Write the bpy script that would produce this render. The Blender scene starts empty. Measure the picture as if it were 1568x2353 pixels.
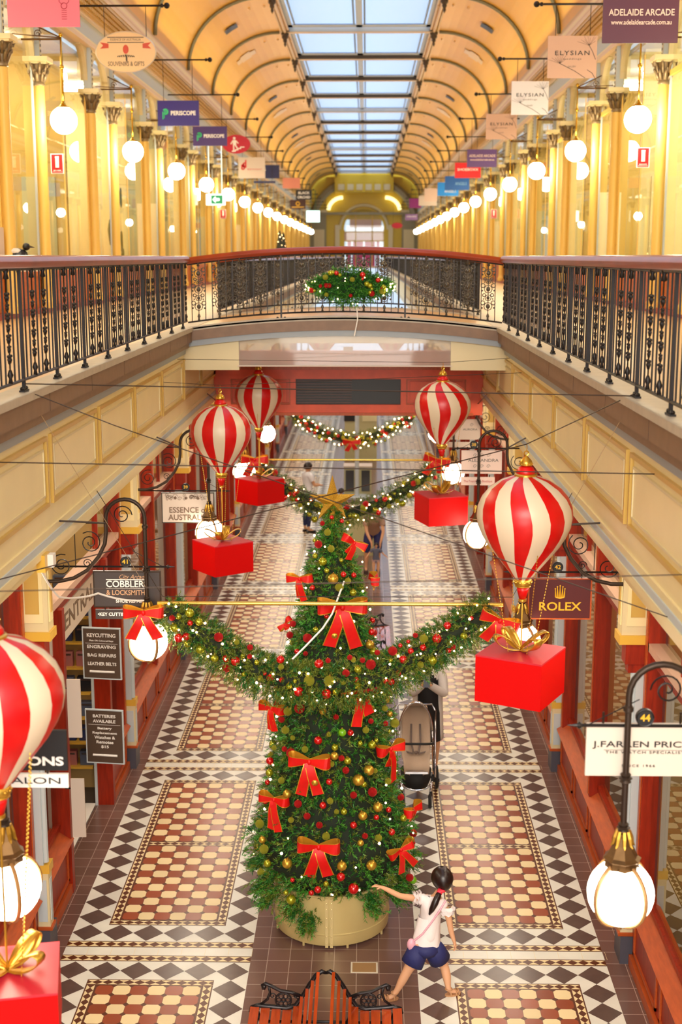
import bpy, bmesh, math, random
import numpy as np
from mathutils import Vector, Matrix
random.seed(7); rng = np.random.default_rng(11)
PI = math.pi
SC = bpy.context.scene
COL = SC.collection
# ---------------------------------------------------------------- camera
cd = bpy.data.cameras.new('camera'); cam = bpy.data.objects.new('camera', cd); COL.objects.link(cam)
cam.location = (0.27, 0, 6.2); cam.rotation_euler = (math.radians(90-10.99), 0, math.radians(1.108))
cd.sensor_fit = 'VERTICAL'; cd.sensor_height = 36; cd.sensor_width = 24; cd.lens = 3020/2353*36
cd.clip_end = 400
cd.dof.use_dof = True; cd.dof.focus_distance = 11.2; cd.dof.aperture_fstop = 2.2
SC.camera = cam
# ---------------------------------------------------------------- light
w = bpy.data.worlds.new('sky'); SC.world = w; w.use_nodes = True
w.node_tree.nodes['Background'].inputs[0].default_value = (0.66, 0.80, 1.0, 1)
w.node_tree.nodes['Background'].inputs[1].default_value = 0.85
SC.view_settings.view_transform = 'Standard'; SC.view_settings.look = 'None'
SC.view_settings.gamma = 1; SC.view_settings.exposure = 0.40
SC.view_settings.use_curve_mapping = False
SC.cycles.max_bounces = 7; SC.cycles.diffuse_bounces = 3; SC.cycles.glossy_bounces = 4
SC.cycles.transmission_bounces = 4; SC.cycles.transparent_max_bounces = 24
SC.cycles.caustics_reflective = False; SC.cycles.caustics_refractive = False
SC.cycles.sample_clamp_indirect = 4
SC.cycles.use_denoising = True
UP_GLOBE = 40.0; LOW_GLOBE = 11.0; ROOM_TUBE = 26.0
def area(name, loc, rot, sx, sy, power, col):
    l = bpy.data.lights.new(name, 'AREA'); l.shape = 'RECTANGLE'; l.size = sx; l.size_y = sy
    l.energy = power; l.color = col
    o = bpy.data.objects.new(name, l); COL.objects.link(o); o.location = loc; o.rotation_euler = rot
    return o
# fill lights added behind the camera, in place of the arcade's light there
area('rear_fill_light', (0, -5, 9.5), (math.radians(70), 0, 0), 7, 5, 1600, (1, .90, .76))
area('rear_fill_light', (0, -3, 3.0), (math.radians(84), 0, 0), 4.2, 2.6, 270, (1, .88, .74))
# added fill under gallery soffits and above both cornices; ceiling lights of upper shops
for s in (-1, 1):
    for k in range(-2, 9):
        o = area('soffit_fill', (s*2.35, 10.93+4.46*(k+.5), 4.07), (0, math.radians(28*s), 0), .35, 3.2, 27, (1, .87, .70))
    for k in range(-2, 15):
        o = area('vault_fill', (s*4.55, 20.9+6*k+3, 11.5), (0, math.radians(180-26*s), 0), .3, 5, 24, (1, .84, .50))
    for k in range(-1, 12):
        o = area('upper_shop_light', (s*6.4, 18.95+6*k+2.2, 9.5), (0, 0, 0), 2.2, 4.5, 95, (1, .95, .78))
# daylight above the glazed roof
area('roof_daylight', (0, 66, 15.6), (0, 0, 0), 5.4, 120, 4300, (.78, .88, 1))
# ---------------------------------------------------------------- materials
def lin(c):
    return tuple(((v/255)/12.92 if v/255 <= .04045 else ((v/255+.055)/1.055)**2.4) for v in c)
MATS = {}
def mat(name, rgb, rough=.5, metal=0, spec=.5, noise=0, nscale=8, bump=0, bscale=40, coat=0, emit=0, island=0, stretch=None):
    if name in MATS: return MATS[name]
    m = bpy.data.materials.new(name); m.use_nodes = True; nt = m.node_tree; b = nt.nodes['Principled BSDF']
    c = lin(rgb)
    b.inputs['Base Color'].default_value = (*c, 1); b.inputs['Roughness'].default_value = rough
    b.inputs['Metallic'].default_value = metal; b.inputs['Specular IOR Level'].default_value = spec
    if coat: b.inputs['Coat Weight'].default_value = coat; b.inputs['Coat Roughness'].default_value = .12
    if emit:
        b.inputs['Emission Color'].default_value = (*c, 1); b.inputs['Emission Strength'].default_value = emit
    tc = None
    if noise or bump:
        tc = nt.nodes.new('ShaderNodeTexCoord'); mp = nt.nodes.new('ShaderNodeMapping')
        nt.links.new(tc.outputs['Object'], mp.inputs[0])
        if stretch: mp.inputs['Scale'].default_value = stretch
    src = None
    if noise:
        n = nt.nodes.new('ShaderNodeTexNoise'); n.inputs['Scale'].default_value = nscale; n.inputs['Detail'].default_value = 5
        nt.links.new(mp.outputs[0], n.inputs['Vector']); src = n.outputs['Fac']
    if island:
        g = nt.nodes.new('ShaderNodeNewGeometry'); src = g.outputs['Random Per Island']; noise = island
    if src:
        r = nt.nodes.new('ShaderNodeMapRange'); r.inputs['From Min'].default_value = .25 if not island else 0; r.inputs['From Max'].default_value = .75 if not island else 1
        r.inputs['To Min'].default_value = 1-noise; r.inputs['To Max'].default_value = 1+noise
        nt.links.new(src, r.inputs['Value'])
        h = nt.nodes.new('ShaderNodeHueSaturation'); h.inputs['Color'].default_value = (*c, 1)
        nt.links.new(r.outputs[0], h.inputs['Value']); nt.links.new(h.outputs[0], b.inputs['Base Color'])
    if bump:
        n2 = nt.nodes.new('ShaderNodeTexNoise'); n2.inputs['Scale'].default_value = bscale; n2.inputs['Detail'].default_value = 3
        nt.links.new(mp.outputs[0], n2.inputs['Vector'])
        bp = nt.nodes.new('ShaderNodeBump'); bp.inputs['Strength'].default_value = bump; bp.inputs['Distance'].default_value = .01
        nt.links.new(n2.outputs['Fac'], bp.inputs['Height']); nt.links.new(bp.outputs[0], b.inputs['Normal'])
    MATS[name] = m; return m
def glass(name, tint=(1, 1, 1), ior=1.55, haze=0, hazecol=(1, 1, 1), rough=0.0):
    m = bpy.data.materials.new(name); m.use_nodes = True; nt = m.node_tree
    for n in list(nt.nodes):
        if n.type != 'OUTPUT_MATERIAL': nt.nodes.remove(n)
    out = [n for n in nt.nodes][0]
    t = nt.nodes.new('ShaderNodeBsdfTransparent'); t.inputs[0].default_value = (*tint, 1)
    g = nt.nodes.new('ShaderNodeBsdfGlossy'); g.inputs['Roughness'].default_value = rough
    f = nt.nodes.new('ShaderNodeFresnel'); f.inputs[0].default_value = ior
    mx = nt.nodes.new('ShaderNodeMixShader')
    ge = nt.nodes.new('ShaderNodeNewGeometry'); iv = nt.nodes.new('ShaderNodeMath'); iv.operation = 'SUBTRACT'; iv.inputs[0].default_value = 1
    nt.links.new(ge.outputs['Backfacing'], iv.inputs[1]); ml = nt.nodes.new('ShaderNodeMath'); ml.operation = 'MULTIPLY'   # no false inner reflection in a thin pane
    nt.links.new(f.outputs[0], ml.inputs[0]); nt.links.new(iv.outputs[0], ml.inputs[1]); nt.links.new(ml.outputs[0], mx.inputs[0])
    last = t
    if haze:
        d = nt.nodes.new('ShaderNodeBsdfTranslucent'); d.inputs[0].default_value = (*hazecol, 1)
        d2 = nt.nodes.new('ShaderNodeBsdfDiffuse'); d2.inputs[0].default_value = (*hazecol, 1)
        ad = nt.nodes.new('ShaderNodeMixShader'); ad.inputs[0].default_value = .5
        nt.links.new(d.outputs[0], ad.inputs[1]); nt.links.new(d2.outputs[0], ad.inputs[2])
        m2 = nt.nodes.new('ShaderNodeMixShader'); m2.inputs[0].default_value = haze
        nt.links.new(t.outputs[0], m2.inputs[1]); nt.links.new(ad.outputs[0], m2.inputs[2]); last = m2
    nt.links.new(last.outputs[0], mx.inputs[1]); nt.links.new(g.outputs[0], mx.inputs[2])
    nt.links.new(mx.outputs[0], out.inputs[0])
    MATS[name] = m; return m
def emis(name, rgb, s, sample=True):
    m = bpy.data.materials.new(name); m.use_nodes = True; nt = m.node_tree
    b = nt.nodes['Principled BSDF']; c = lin(rgb)
    b.inputs['Base Color'].default_value = (*c, 1)
    b.inputs['Emission Color'].default_value = (*c, 1); b.inputs['Emission Strength'].default_value = s
    if not sample: m.cycles.emission_sampling = 'NONE'
    MATS[name] = m; return m
cream = mat('cream_paint', (242, 224, 170), .38, noise=.04, nscale=3)
creamb = mat('buff_paint', (222, 205, 160), .45)
yellow = mat('yellow_paint', (226, 178, 66), .32, noise=.05, nscale=2)
ochre = mat('ochre_column_paint', (240, 196, 96), .45)
cove = mat('warm_ochre_ceiling_paint', (230, 174, 66), .42, noise=.05, nscale=.6, spec=.6)
greyb = mat('blue_grey_paint', (150, 156, 160), .45)
dgrey = mat('dark_slate_blue_paint', (76, 74, 84), .45)
lgrey = mat('pale_blue_grey_paint', (196, 204, 206), .5)
ribm = mat('grey_green_rib_paint', (128, 128, 104), .4)
pinkc = mat('pale_pink_cornice_paint', (232, 202, 164), .4)
goldl = mat('gilded_lattice', (206, 160, 66), .35, metal=.35, bump=.6, bscale=60)
goldm = mat('gold_line_paint', (206, 168, 84), .35)
wood = mat('red_varnished_timber', (150, 38, 12), .36, noise=.3, nscale=6, stretch=(6, 6, .7), spec=.35)
woodl = mat('orange_varnished_timber', (186, 84, 36), .34, noise=.2, nscale=6, stretch=(6, 1, 6), spec=.35)
woodr = mat('polished_handrail_timber', (146, 52, 18), .3, noise=.2, nscale=5, stretch=(1, 1, 1), coat=.2)
iron = mat('black_iron', (34, 28, 26), .42, metal=.5, spec=.6)
ironb = mat('dark_bronze_iron', (62, 48, 38), .42, metal=.6)
ironl = mat('worn_cast_iron', (92, 86, 78), .36, metal=.7)
brass = mat('brass', (206, 164, 56), .2, metal=.95)
bronze = mat('aged_bronze', (104, 76, 44), .38, metal=.8, noise=.2, nscale=20)
kerbm = mat('brown_stone_kerb', (128, 98, 74), .5, noise=.12, nscale=10)
kerbt = mat('worn_grey_kerb', (184, 170, 148), .45, noise=.1, nscale=10)
upfl = mat('tan_gallery_floor', (206, 160, 104), .35, noise=.08, nscale=3)
marble = mat('white_marble', (232, 228, 214), .28, noise=.1, nscale=3)
slate = mat('slate_tile', (92, 72, 64), .22, noise=.12, nscale=9)
octo = mat('cream_tile', (238, 214, 160), .3, island=.07)
rust = mat('rust_red_tile', (150, 68, 34), .22, island=.16)
brown = mat('dark_brown_tile', (92, 44, 20), .25)
shopfl = mat('dark_shop_floor', (70, 62, 60), .2)
glassm = glass('shop_glass', (.97, .97, .90), 2.3)
glassu = glass('gallery_glass', (.98, .98, .92), 1.42)
roofg = glass('roof_glass', (.93, .97, 1), 1.2, haze=.74, hazecol=(.46, .55, .66), rough=.2)
smokeg = glass('smoke_screen_glass', (1, 1, 1), 1.45, haze=.32, hazecol=(.92, .84, .76), rough=.05)
upglobe = emis('lit_opal_globe', (255, 240, 205), UP_GLOBE)
lowglobe = emis('lit_opal_lantern', (255, 240, 212), LOW_GLOBE)
tube = emis('lit_fluorescent_tube', (255, 246, 222), ROOM_TUBE)
bulbm = emis('lit_fairy_bulb', (255, 206, 140), 14, False)
red = mat('gloss_red_paint', (206, 8, 10), .35, noise=.08, nscale=12, bump=.06, bscale=25)
ivory = mat('ivory_paint', (224, 204, 174), .4, bump=.06, bscale=25)
boxred = mat('matt_red_card', (206, 0, 0), .5, spec=.2)
goldr = mat('gold_metal_ribbon', (212, 164, 62), .28, metal=.8)
velvet = mat('red_velvet_ribbon', (214, 10, 4), .5, noise=.1, nscale=20)
goldf = mat('gold_foil_edge', (222, 160, 48), .3, metal=.6)
black = mat('black_paint', (16, 14, 14), .4)
white = mat('white_board', (214, 198, 182), .5, spec=.3)
whitep = mat('white_letter_paint', (246, 240, 230), .5)
goldp = mat('gold_letter_paint', (232, 178, 40), .4)
SKIN = mat('skin', (222, 168, 128), .5, spec=.35)
hairm = mat('dark_brown_hair', (34, 18, 14), .32, noise=.3, nscale=60)
# ---------------------------------------------------------------- mesh building
class MB:
    def __init__(s): s.v = []; s.f = []; s.m = []
    def add(s, vs, fs, m=0):
        o = len(s.v); s.v += [tuple(p) for p in vs]; s.f += [tuple(i+o for i in f) for f in fs]
        s.m += [m]*len(fs); return s
    def box(s, x0, x1, y0, y1, z0, z1, m=0):
        x0, x1 = sorted((x0, x1)); y0, y1 = sorted((y0, y1)); z0, z1 = sorted((z0, z1))
        return s.add([(x0,y0,z0),(x1,y0,z0),(x1,y1,z0),(x0,y1,z0),(x0,y0,z1),(x1,y0,z1),(x1,y1,z1),(x0,y1,z1)],
              [(0,3,2,1),(4,5,6,7),(0,1,5,4),(1,2,6,5),(2,3,7,6),(3,0,4,7)], m)
    def quad(s, a, b, c, d, m=0): return s.add([a,b,c,d], [(0,1,2,3)], m)
    def tube(s, pts, r, n=8, m=0, caps=True):
        P = [Vector(p) for p in pts]; k = len(P); rs = r if hasattr(r, '__len__') else [r]*k
        t0 = (P[1]-P[0]).normalized(); u = t0.orthogonal().normalized(); vs = []
        for i in range(k):
            t = (P[min(i+1,k-1)]-P[max(i-1,0)]).normalized()
            u = (u - t*u.dot(t))
            u = u.normalized() if u.length > 1e-6 else t.orthogonal().normalized()
            w_ = t.cross(u)
            for j in range(n):
                a = 2*PI*j/n; vs.append(P[i]+(u*math.cos(a)+w_*math.sin(a))*rs[i])
        fs = [(i*n+j, i*n+(j+1)%n, (i+1)*n+(j+1)%n, (i+1)*n+j) for i in range(k-1) for j in range(n)]
        if caps: fs += [tuple(range(n-1,-1,-1)), tuple((k-1)*n+j for j in range(n))]
        return s.add(vs, fs, m)
    def lathe(s, prof, c=(0,0,0), n=16, m=0, cols=None):
        vs = []; cx, cy, cz = c
        for r, z in prof:
            for j in range(n):
                a = 2*PI*j/n; vs.append((cx+r*math.cos(a), cy+r*math.sin(a), cz+z))
        o = len(s.v); s.v += vs
        for i in range(len(prof)-1):
            for j in range(n):
                s.f.append((o+i*n+j, o+i*n+(j+1)%n, o+(i+1)*n+(j+1)%n, o+(i+1)*n+j)); s.m.append(cols(i, j) if cols else m)
        for i, rev in ((0, 1), (len(prof)-1, 0)):
            if prof[i][0] > 1e-4:
                f = [o+i*n+j for j in range(n)]
                s.f.append(tuple(f[::-1] if rev else f)); s.m.append(m)
        return s
    def sphere(s, c, r, n=16, k=10, m=0, sc=(1,1,1)):
        vs = [(c[0]+r*sc[0]*math.sin(PI*i/k)*math.cos(2*PI*j/n), c[1]+r*sc[1]*math.sin(PI*i/k)*math.sin(2*PI*j/n), c[2]-r*sc[2]*math.cos(PI*i/k)) for i in range(1,k) for j in range(n)]
        vs += [(c[0],c[1],c[2]-r*sc[2]), (c[0],c[1],c[2]+r*sc[2])]; a = len(vs)-2
        fs = [(i*n+j, i*n+(j+1)%n, (i+1)*n+(j+1)%n, (i+1)*n+j) for i in range(k-2) for j in range(n)]
        fs += [(a,(j+1)%n,j) for j in range(n)] + [(a+1,(k-2)*n+j,(k-2)*n+(j+1)%n) for j in range(n)]
        return s.add(vs, fs, m)
    def ring(s, c, R, r, ax='y', n=14, k=6, m=0, a0=0, a1=2*PI):
        full = abs(a1-a0-2*PI) < 1e-6; pts = []
        for i in range(n+1):
            a = a0+(a1-a0)*i/n; p, q = R*math.cos(a), R*math.sin(a)
            pts.append({'y':(c[0]+p,c[1],c[2]+q),'x':(c[0],c[1]+p,c[2]+q),'z':(c[0]+p,c[1]+q,c[2])}[ax])
        return s.tube(pts, r, k, m, caps=not full)
    def spiral(s, c, R, r, turns=1.75, ax='y', dirn=1, a0=0, n=30, m=0):
        pts = []
        for i in range(n+1):
            t = i/n; a = a0+dirn*turns*2*PI*t; q = R*(1-.85*t); p, z = q*math.cos(a), q*math.sin(a)
            pts.append({'y':(c[0]+p,c[1],c[2]+z),'x':(c[0],c[1]+p,c[2]+z)}[ax])
        return s.tube(pts, r, 5, m)
    def prism(s, poly, a0, a1, ax='y', m=0):
        n = len(poly); f = {'y': lambda p,a:(p[0],a,p[1]), 'x': lambda p,a:(a,p[0],p[1]), 'z': lambda p,a:(p[0],p[1],a)}[ax]
        vs = [f(p,a0) for p in poly]+[f(p,a1) for p in poly]
        return s.add(vs, [tuple(range(n)), tuple(range(2*n-1,n-1,-1))]+[(i,i+n,(i+1)%n+n,(i+1)%n) for i in range(n)], m)
    def mesh(s, name, mats, smooth=False):
        me = bpy.data.meshes.new(name); me.from_pydata(s.v, [], s.f)
        for x in (mats if isinstance(mats, (list,tuple)) else [mats]): me.materials.append(x)
        me.polygons.foreach_set('material_index', s.m)
        if smooth is not False:
            me.polygons.foreach_set('use_smooth', [True]*len(s.f))
            if smooth is not True: me.set_sharp_from_angle(angle=math.radians(smooth))
        me.update(); bm = bmesh.new(); bm.from_mesh(me); bmesh.ops.recalc_face_normals(bm, faces=bm.faces); bm.to_mesh(me); bm.free()
        return me
    def build(s, name, mats, parent=None, smooth=False):
        return put(name, s.mesh(name, mats, smooth), parent)
def put(name, me, parent=None):
    o = bpy.data.objects.new(name, me); COL.objects.link(o)
    if parent: o.parent = parent
    return o
def tag(o, label, cat, group=None, kind=None):
    o['label'] = label; o['category'] = cat
    if group: o['group'] = group
    if kind: o['kind'] = kind
    return o
def struct(o, label=None):
    o['kind'] = 'structure'
    if label: o['label'] = label
    return o
def thing(name, label, cat, loc=(0,0,0), rz=0, group=None, scale=1):
    o = bpy.data.objects.new(name, None); COL.objects.link(o); o.location = loc; o.rotation_euler = (0,0,rz)
    o.scale = (scale,)*3; o.empty_display_size = .1
    return tag(o, label, cat, group)
def dup(o, loc=None, rz=None, label=None, group=None, parent=None, scale=None):
    c = o.copy(); COL.objects.link(c)
    if parent: c.parent = parent
    if loc is not None: c.location = loc
    if rz is not None: c.rotation_euler = (c.rotation_euler[0], c.rotation_euler[1], rz)
    if scale is not None: c.scale = scale if hasattr(scale, '__len__') else (scale,)*3
    if label: c['label'] = label
    if group: c['group'] = group
    for ch in list(o.children): dup(ch, parent=c)
    return c
def text(s, size, loc, m, parent, bold=0, width=None, height=None, align='CENTER', ext=.0015, rz=0, rx=90, name='lettering', space=1, shear=0):
    cu = bpy.data.curves.new('txt', 'FONT'); cu.body = s; cu.size = size; cu.align_x = align; cu.align_y = 'CENTER'
    cu.extrude = ext; cu.offset = bold; cu.space_character = space; cu.shear = shear; cu.resolution_u = 3
    o = bpy.data.objects.new('txt', cu); COL.objects.link(o); bpy.context.view_layer.update()
    me = bpy.data.meshes.new_from_object(o.evaluated_get(bpy.context.evaluated_depsgraph_get()))
    bpy.data.objects.remove(o); bpy.data.curves.remove(cu)
    xs = [v.co.x for v in me.vertices]; ys = [v.co.y for v in me.vertices]
    sx = width/(max(xs)-min(xs)) if width else 1; sy = height/(max(ys)-min(ys)) if height else (sx if width and not height else 1)
    M = Matrix.Translation(loc) @ Matrix.Rotation(rz,4,'Z') @ Matrix.Rotation(math.radians(rx),4,'X') @ Matrix.Diagonal((sx,sy,1,1))
    me.transform(M); me.materials.clear(); me.materials.append(m)
    return put(name, me, parent)
def arc(cx, cz, rx, rz_, a0, a1, n):
    return [(cx+rx*math.cos(a0+(a1-a0)*i/n), cz+rz_*math.sin(a0+(a1-a0)*i/n)) for i in range(n+1)]
# ================================================================ THE SETTING
Y0, Y1 = 1.0, 121.0            # the modelled length of the arcade
GB, GP = 10.93, 4.46           # ground floor bay boundary and pitch
GK = range(-2, 10)             # ground floor bays
gyend = GB+GP*10
# ---- mosaic floor: dark field, marble strips, tiles laid in thin layers
fl = MB()   # materials: 0 dark tile,1 marble,2 slate,3 cream,4 rust,5 brown
fl.quad((-7,Y0-6,0),(7,Y0-6,0),(7,gyend,0),(-7,gyend,0),0)
def rect(x0,x1,y0,y1,z,m): fl.quad((x0,y0,z),(x1,y0,z),(x1,y1,z),(x0,y1,z),m)
def diamond(cx,cy,a,b,z,m): fl.quad((cx-a,cy,z),(cx,cy-b,z),(cx+a,cy,z),(cx,cy+b,z),m)
def strip(x0,x1,y0,y1,along,detail):    # brown strip with cream triangles, brown diamonds left between them
    rect(x0,x1,y0,y1,.0022,5)
    e = .012
    if along == 'x':
        n = max(2,round((x1-x0)/(y1-y0)/.95)); d = (x1-x0)/n; cy=(y0+y1)/2; h=(y1-y0)/2-e
        for i in range(n):
            c = x0+(i+.5)*d
            if detail:
                fl.add([(c-d/2,cy-h,.003),(c+d/2,cy-h,.003),(c,cy-.002,.003)],[(0,1,2)],3); fl.add([(c-d/2,cy+h,.003),(c,cy+.002,.003),(c+d/2,cy+h,.003)],[(0,1,2)],3)
            else: rect(c-d/3,c+d/3,cy-h,cy+h,.003,3)
    else:
        n = max(2,round((y1-y0)/(x1-x0)/.95)); d = (y1-y0)/n; cx=(x0+x1)/2; h=(x1-x0)/2-e
        for i in range(n):
            c = y0+(i+.5)*d
            if detail:
                fl.add([(cx-h,c-d/2,.003),(cx-.002,c,.003),(cx-h,c+d/2,.003)],[(0,1,2)],3); fl.add([(cx+h,c-d/2,.003),(cx+h,c+d/2,.003),(cx+.002,c,.003)],[(0,1,2)],3)
            else: rect(cx-h,cx+h,c-d/3,c+d/3,.003,3)
def field(x0,x1,y0,y1):
    rect(x0,x1,y0,y1,.003,5)
    nx = 6; mx=.006; cx=(x1-x0-2*mx)/nx; ny=11; cy=(y1-y0-2*mx)/ny
    for i in range(nx):
        for j in range(ny):
            ax=x0+mx+i*cx; ay=y0+mx+j*cy; q=.027; g=.0012
            cre = (i+j)%2==1
            a0,a1,b0,b1=ax+g,ax+cx-g,ay+g,ay+cy-g
            fl.add([(a0+q,b0,.0038),(a1-q,b0,.0038),(a1,b0+q,.0038),(a1,b1-q,.0038),(a1-q,b1,.0038),(a0+q,b1,.0038),(a0,b1-q,.0038),(a0,b0+q,.0038)],[tuple(range(8))],3 if cre else 4)
for s in (-1,1):
    xo, xi = (-2.46,-.75) if s<0 else (.74,2.43)
    rect(xo,xi,GB+GP*GK[0],gyend,.0012,1)
    for k in GK:
        yb = GB+k*GP; det = k<6
        strip(xo,xi,yb-.175,yb-.07,'x',det); strip(xo,xi,yb+.07,yb+.175,'x',det)
        for i in range(8): rect(xo+(i+1)*.214-.0015,xo+(i+1)*.214+.0015,yb-.07,yb+.07,.0018,3)
        ya, yz = yb+.185, yb+GP-.185
        bx0,bx1,by0,by1 = xo+.315, xi-.29, yb+.475, yb+GP-.475
        n = 6; d=(xi-xo)/n
        for i in range(n):
            for yy in ((ya+by0)/2,(by1+yz)/2): diamond(xo+(i+.5)*d,yy,d/2,(by0-ya)/2,.0025,2)
        n = 12; d=(by1-by0)/n
        for i in range(n):
            for xx,hw in (((xo+bx0)/2,(bx0-xo)/2),((bx1+xi)/2,(xi-bx1)/2)): diamond(xx,by0+(i+.5)*d,hw,d/2,.0025,2)
        fw_=.094; ym=(by0+by1)/2
        strip(bx0,bx1,by0,by0+fw_,'x',det); strip(bx0,bx1,by1-fw_,by1,'x',det)
        strip(bx0,bx0+fw_,by0+fw_,by1-fw_,'y',det); strip(bx1-fw_,bx1,by0+fw_,by1-fw_,'y',det)
        strip(bx0+fw_,bx1-fw_,ym-fw_/2,ym+fw_/2,'x',det)
        field(bx0+fw_,bx1-fw_,by0+fw_,ym-fw_/2); field(bx0+fw_,bx1-fw_,ym+fw_/2,by1-fw_)
# dark quarry tile with grout lines
dt = mat('brown_quarry_tile', (112, 82, 72), .22)
nt = dt.node_tree; b = nt.nodes['Principled BSDF']; tc = nt.nodes.new('ShaderNodeTexCoord'); br = nt.nodes.new('ShaderNodeTexBrick')
br.offset = 0; br.inputs['Scale'].default_value = 1; br.inputs['Brick Width'].default_value = .2; br.inputs['Row Height'].default_value = .2
br.inputs['Mortar Size'].default_value = .0035; br.inputs['Color1'].default_value = (*lin((120,88,78)),1); br.inputs['Color2'].default_value = (*lin((104,76,66)),1); br.inputs['Mortar'].default_value = (*lin((170,146,132)),1)
nt.links.new(tc.outputs['Object'], br.inputs['Vector']); nt.links.new(br.outputs['Color'], b.inputs['Base Color'])
struct(fl.build('floor', [dt, marble, slate, octo, rust, brown]))
# ---- gallery edges, fascias, soffits, gallery floors (one wall object per side)
PZ = 5.35
for s, side in ((-1,'left'),(1,'right')):
    f = MB()
    X = lambda x: s*x
    def run(x0,x1,z0,z1,m,y0=Y0,y1=Y1): f.box(X(x0),X(x1),y0,y1,z0,z1,m)
    run(1.86,2.06,5.30,PZ,1)            # kerb top
    run(1.88,2.06,5.17,5.30,0); run(1.92,2.06,5.10,5.17,0)
    run(2.06,4.95,5.2,5.33,2)           # gallery floor
    run(1.97,2.06,5.02,5.10,3)
    run(2.0,2.1,4.15,5.02,4)            # fascia
    run(1.965,2.0,4.15,4.20,4); run(1.975,2.0,4.20,4.25,5); run(1.985,2.0,4.25,4.30,4)
    run(2.1,2.78,4.15,4.2,4)            # soffit
    run(2.0,2.08,4.08,4.15,4)
    y = 9.20-1.74*4 if s<0 else 10.25-1.74*4
    while y < 60:                       # raised fascia panels
        a,c,z0,z1 = y+.06,y+1.68,4.46,4.96
        for (p,q,r_,t,mm,xx) in ((a,c,z0,z0+.03,6,1.975),(a,c,z1-.03,z1,6,1.975),(a,a+.03,z0+.03,z1-.03,6,1.975),(c-.03,c,z0+.03,z1-.03,6,1.975)):
            f.box(X(2.0),X(xx),p,q,r_,t,mm)
        f.box(X(2.0),X(1.988),a+.1,c-.1,z0+.09,z1-.09,4)
        for (p,q,r_,t) in ((a+.09,c-.09,z0+.08,z0+.095),(a+.09,c-.09,z1-.095,z1-.08),(a+.09,a+.105,z0+.095,z1-.095),(c-.105,c-.09,z0+.095,z1-.095)):
            f.box(X(2.0),X(1.98),p,q,r_,t,7)
        y += 1.74
    yk = 7.47-.93*6
    while yk < 60:
        f.box(X(1.8785),X(1.88),yk,yk+.006,5.17,5.30,8); yk += .93*1.5
    o = f.build('wall_'+side, [kerbm,kerbt,upfl,greyb,cream,lgrey,goldm,creamb,mat('kerb_joint',(84,62,46),.6)]); struct(o)
# ---- vault: coved ceiling, ribs, skylight
N = 14
RY = [20.9+6*k for k in range(-3,17)]+[121.0]
for s, side in ((-1,'left'),(1,'right')):
    c = MB(); pts = [(s*p[0], p[1]) for p in arc(2.6,11.4,2.25,2.0,0,PI/2,N)]
    for i in range(N):
        (x0,z0),(x1,z1) = pts[i],pts[i+1]
        c.add([(x0,Y0,z0),(x0,Y1,z0),(x1,Y1,z1),(x1,Y0,z1)],[(0,1,2,3)],0)
    c.box(s*2.6,s*2.36,Y0,Y1,13.4,13.46,0)
    for k,(xx,zz,r_) in enumerate(((2.42,13.37,.05),(2.52,13.38,.035),(2.32,13.42,.04))):
        c.tube([(s*xx,Y0,zz),(s*xx,Y1,zz)],r_,8,1+k%2)
    for k,y in enumerate(RY):           # relief ventilator panels
        if k%3 == 1 and k < 16:
            a=[(s*p[0],p[1]) for p in arc(2.6,11.4,2.22,1.97,.75,1.1,4)]
            for i in range(4):
                (x0,z0),(x1,z1)=a[i],a[i+1]; hw=.42*math.sin(PI*(i+.5)/4)+.2
                c.add([(x0,y+2.6-hw,z0),(x0,y+2.6+hw,z0),(x1,y+2.6+hw,z1),(x1,y+2.6-hw,z1)],[(0,1,2,3)],1)
        if k%3 == 0:
            a=[(s*p[0],p[1]) for p in arc(2.6,11.4,2.2,1.95,.85,1.05,2)]
            for i in range(2):
                (x0,z0),(x1,z1)=a[i],a[i+1]
                c.add([(x0,y+2.7,z0),(x0,y+3.3,z0),(x1,y+3.3,z1),(x1,y+2.7,z1)],[(0,1,2,3)],3)
        for j in range(3):
            ang=.9+j*.2; c.sphere((s*(2.6+2.22*math.cos(ang+.4)),y+1.5+j*.0,11.4+1.97*math.sin(ang+.4)),.035,8,5,1)
    struct(c.build('ceiling' if s<0 else 'ceiling', [cove,pinkc,goldm,black], smooth=35))
rb = MB()
for y in RY[:-1]:
    for s in (-1,1):
        rb.tube([(s*p[0],y-.04,p[1]) for p in arc(2.6,11.4,2.2,1.95,0,PI/2,N)],.045,6,0)
        rb.tube([(s*p[0],y+.06,p[1]) for p in arc(2.6,11.4,2.21,1.96,0,PI/2,N)],.03,6,1)
struct(rb.build('trim_1', [ribm, goldm], smooth=True))
sk = MB()                                # skylight framing and panes
for k,y in enumerate(RY[:-1]):
    sk.box(-2.4,2.4,y-.06,y+.06,13.36,13.56,1 if k%4!=3 else 0); sk.box(-2.4,2.4,y-.1,y+.1,13.34,13.37,2)
    ye = RY[k+1]
    sk.box(-2.4,2.4,y+.1,y+.55,13.5,13.54,0); sk.box(-2.4,2.4,ye-.55,ye-.1,13.5,13.54,0)
    for xx,ww in ((-2.3,.14),(0,.1),(2.3,.14)):
        sk.box(xx-ww,xx+ww,y+.1,ye-.1,13.5,13.54,0)
    for x0,x1 in ((-2.12,-.12),(.12,2.12)):
        for a,b_ in ((y+.75,y+.81),(ye-.81,ye-.75)): sk.box(x0,x1,a,b_,13.47,13.5,3)
        for xa in (x0+.02,x1-.08): sk.box(xa,xa+.06,y+.75,ye-.75,13.47,13.5,3)
roofw = mat('white_roof_frame', (206, 224, 246), .5); roofb = mat('blue_grey_bar', (120, 146, 186), .5); bark = mat('dark_roof_beam', (74, 62, 50), .5)
struct(sk.build('window_1', [roofw, bark, pinkc, roofb]))
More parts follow.
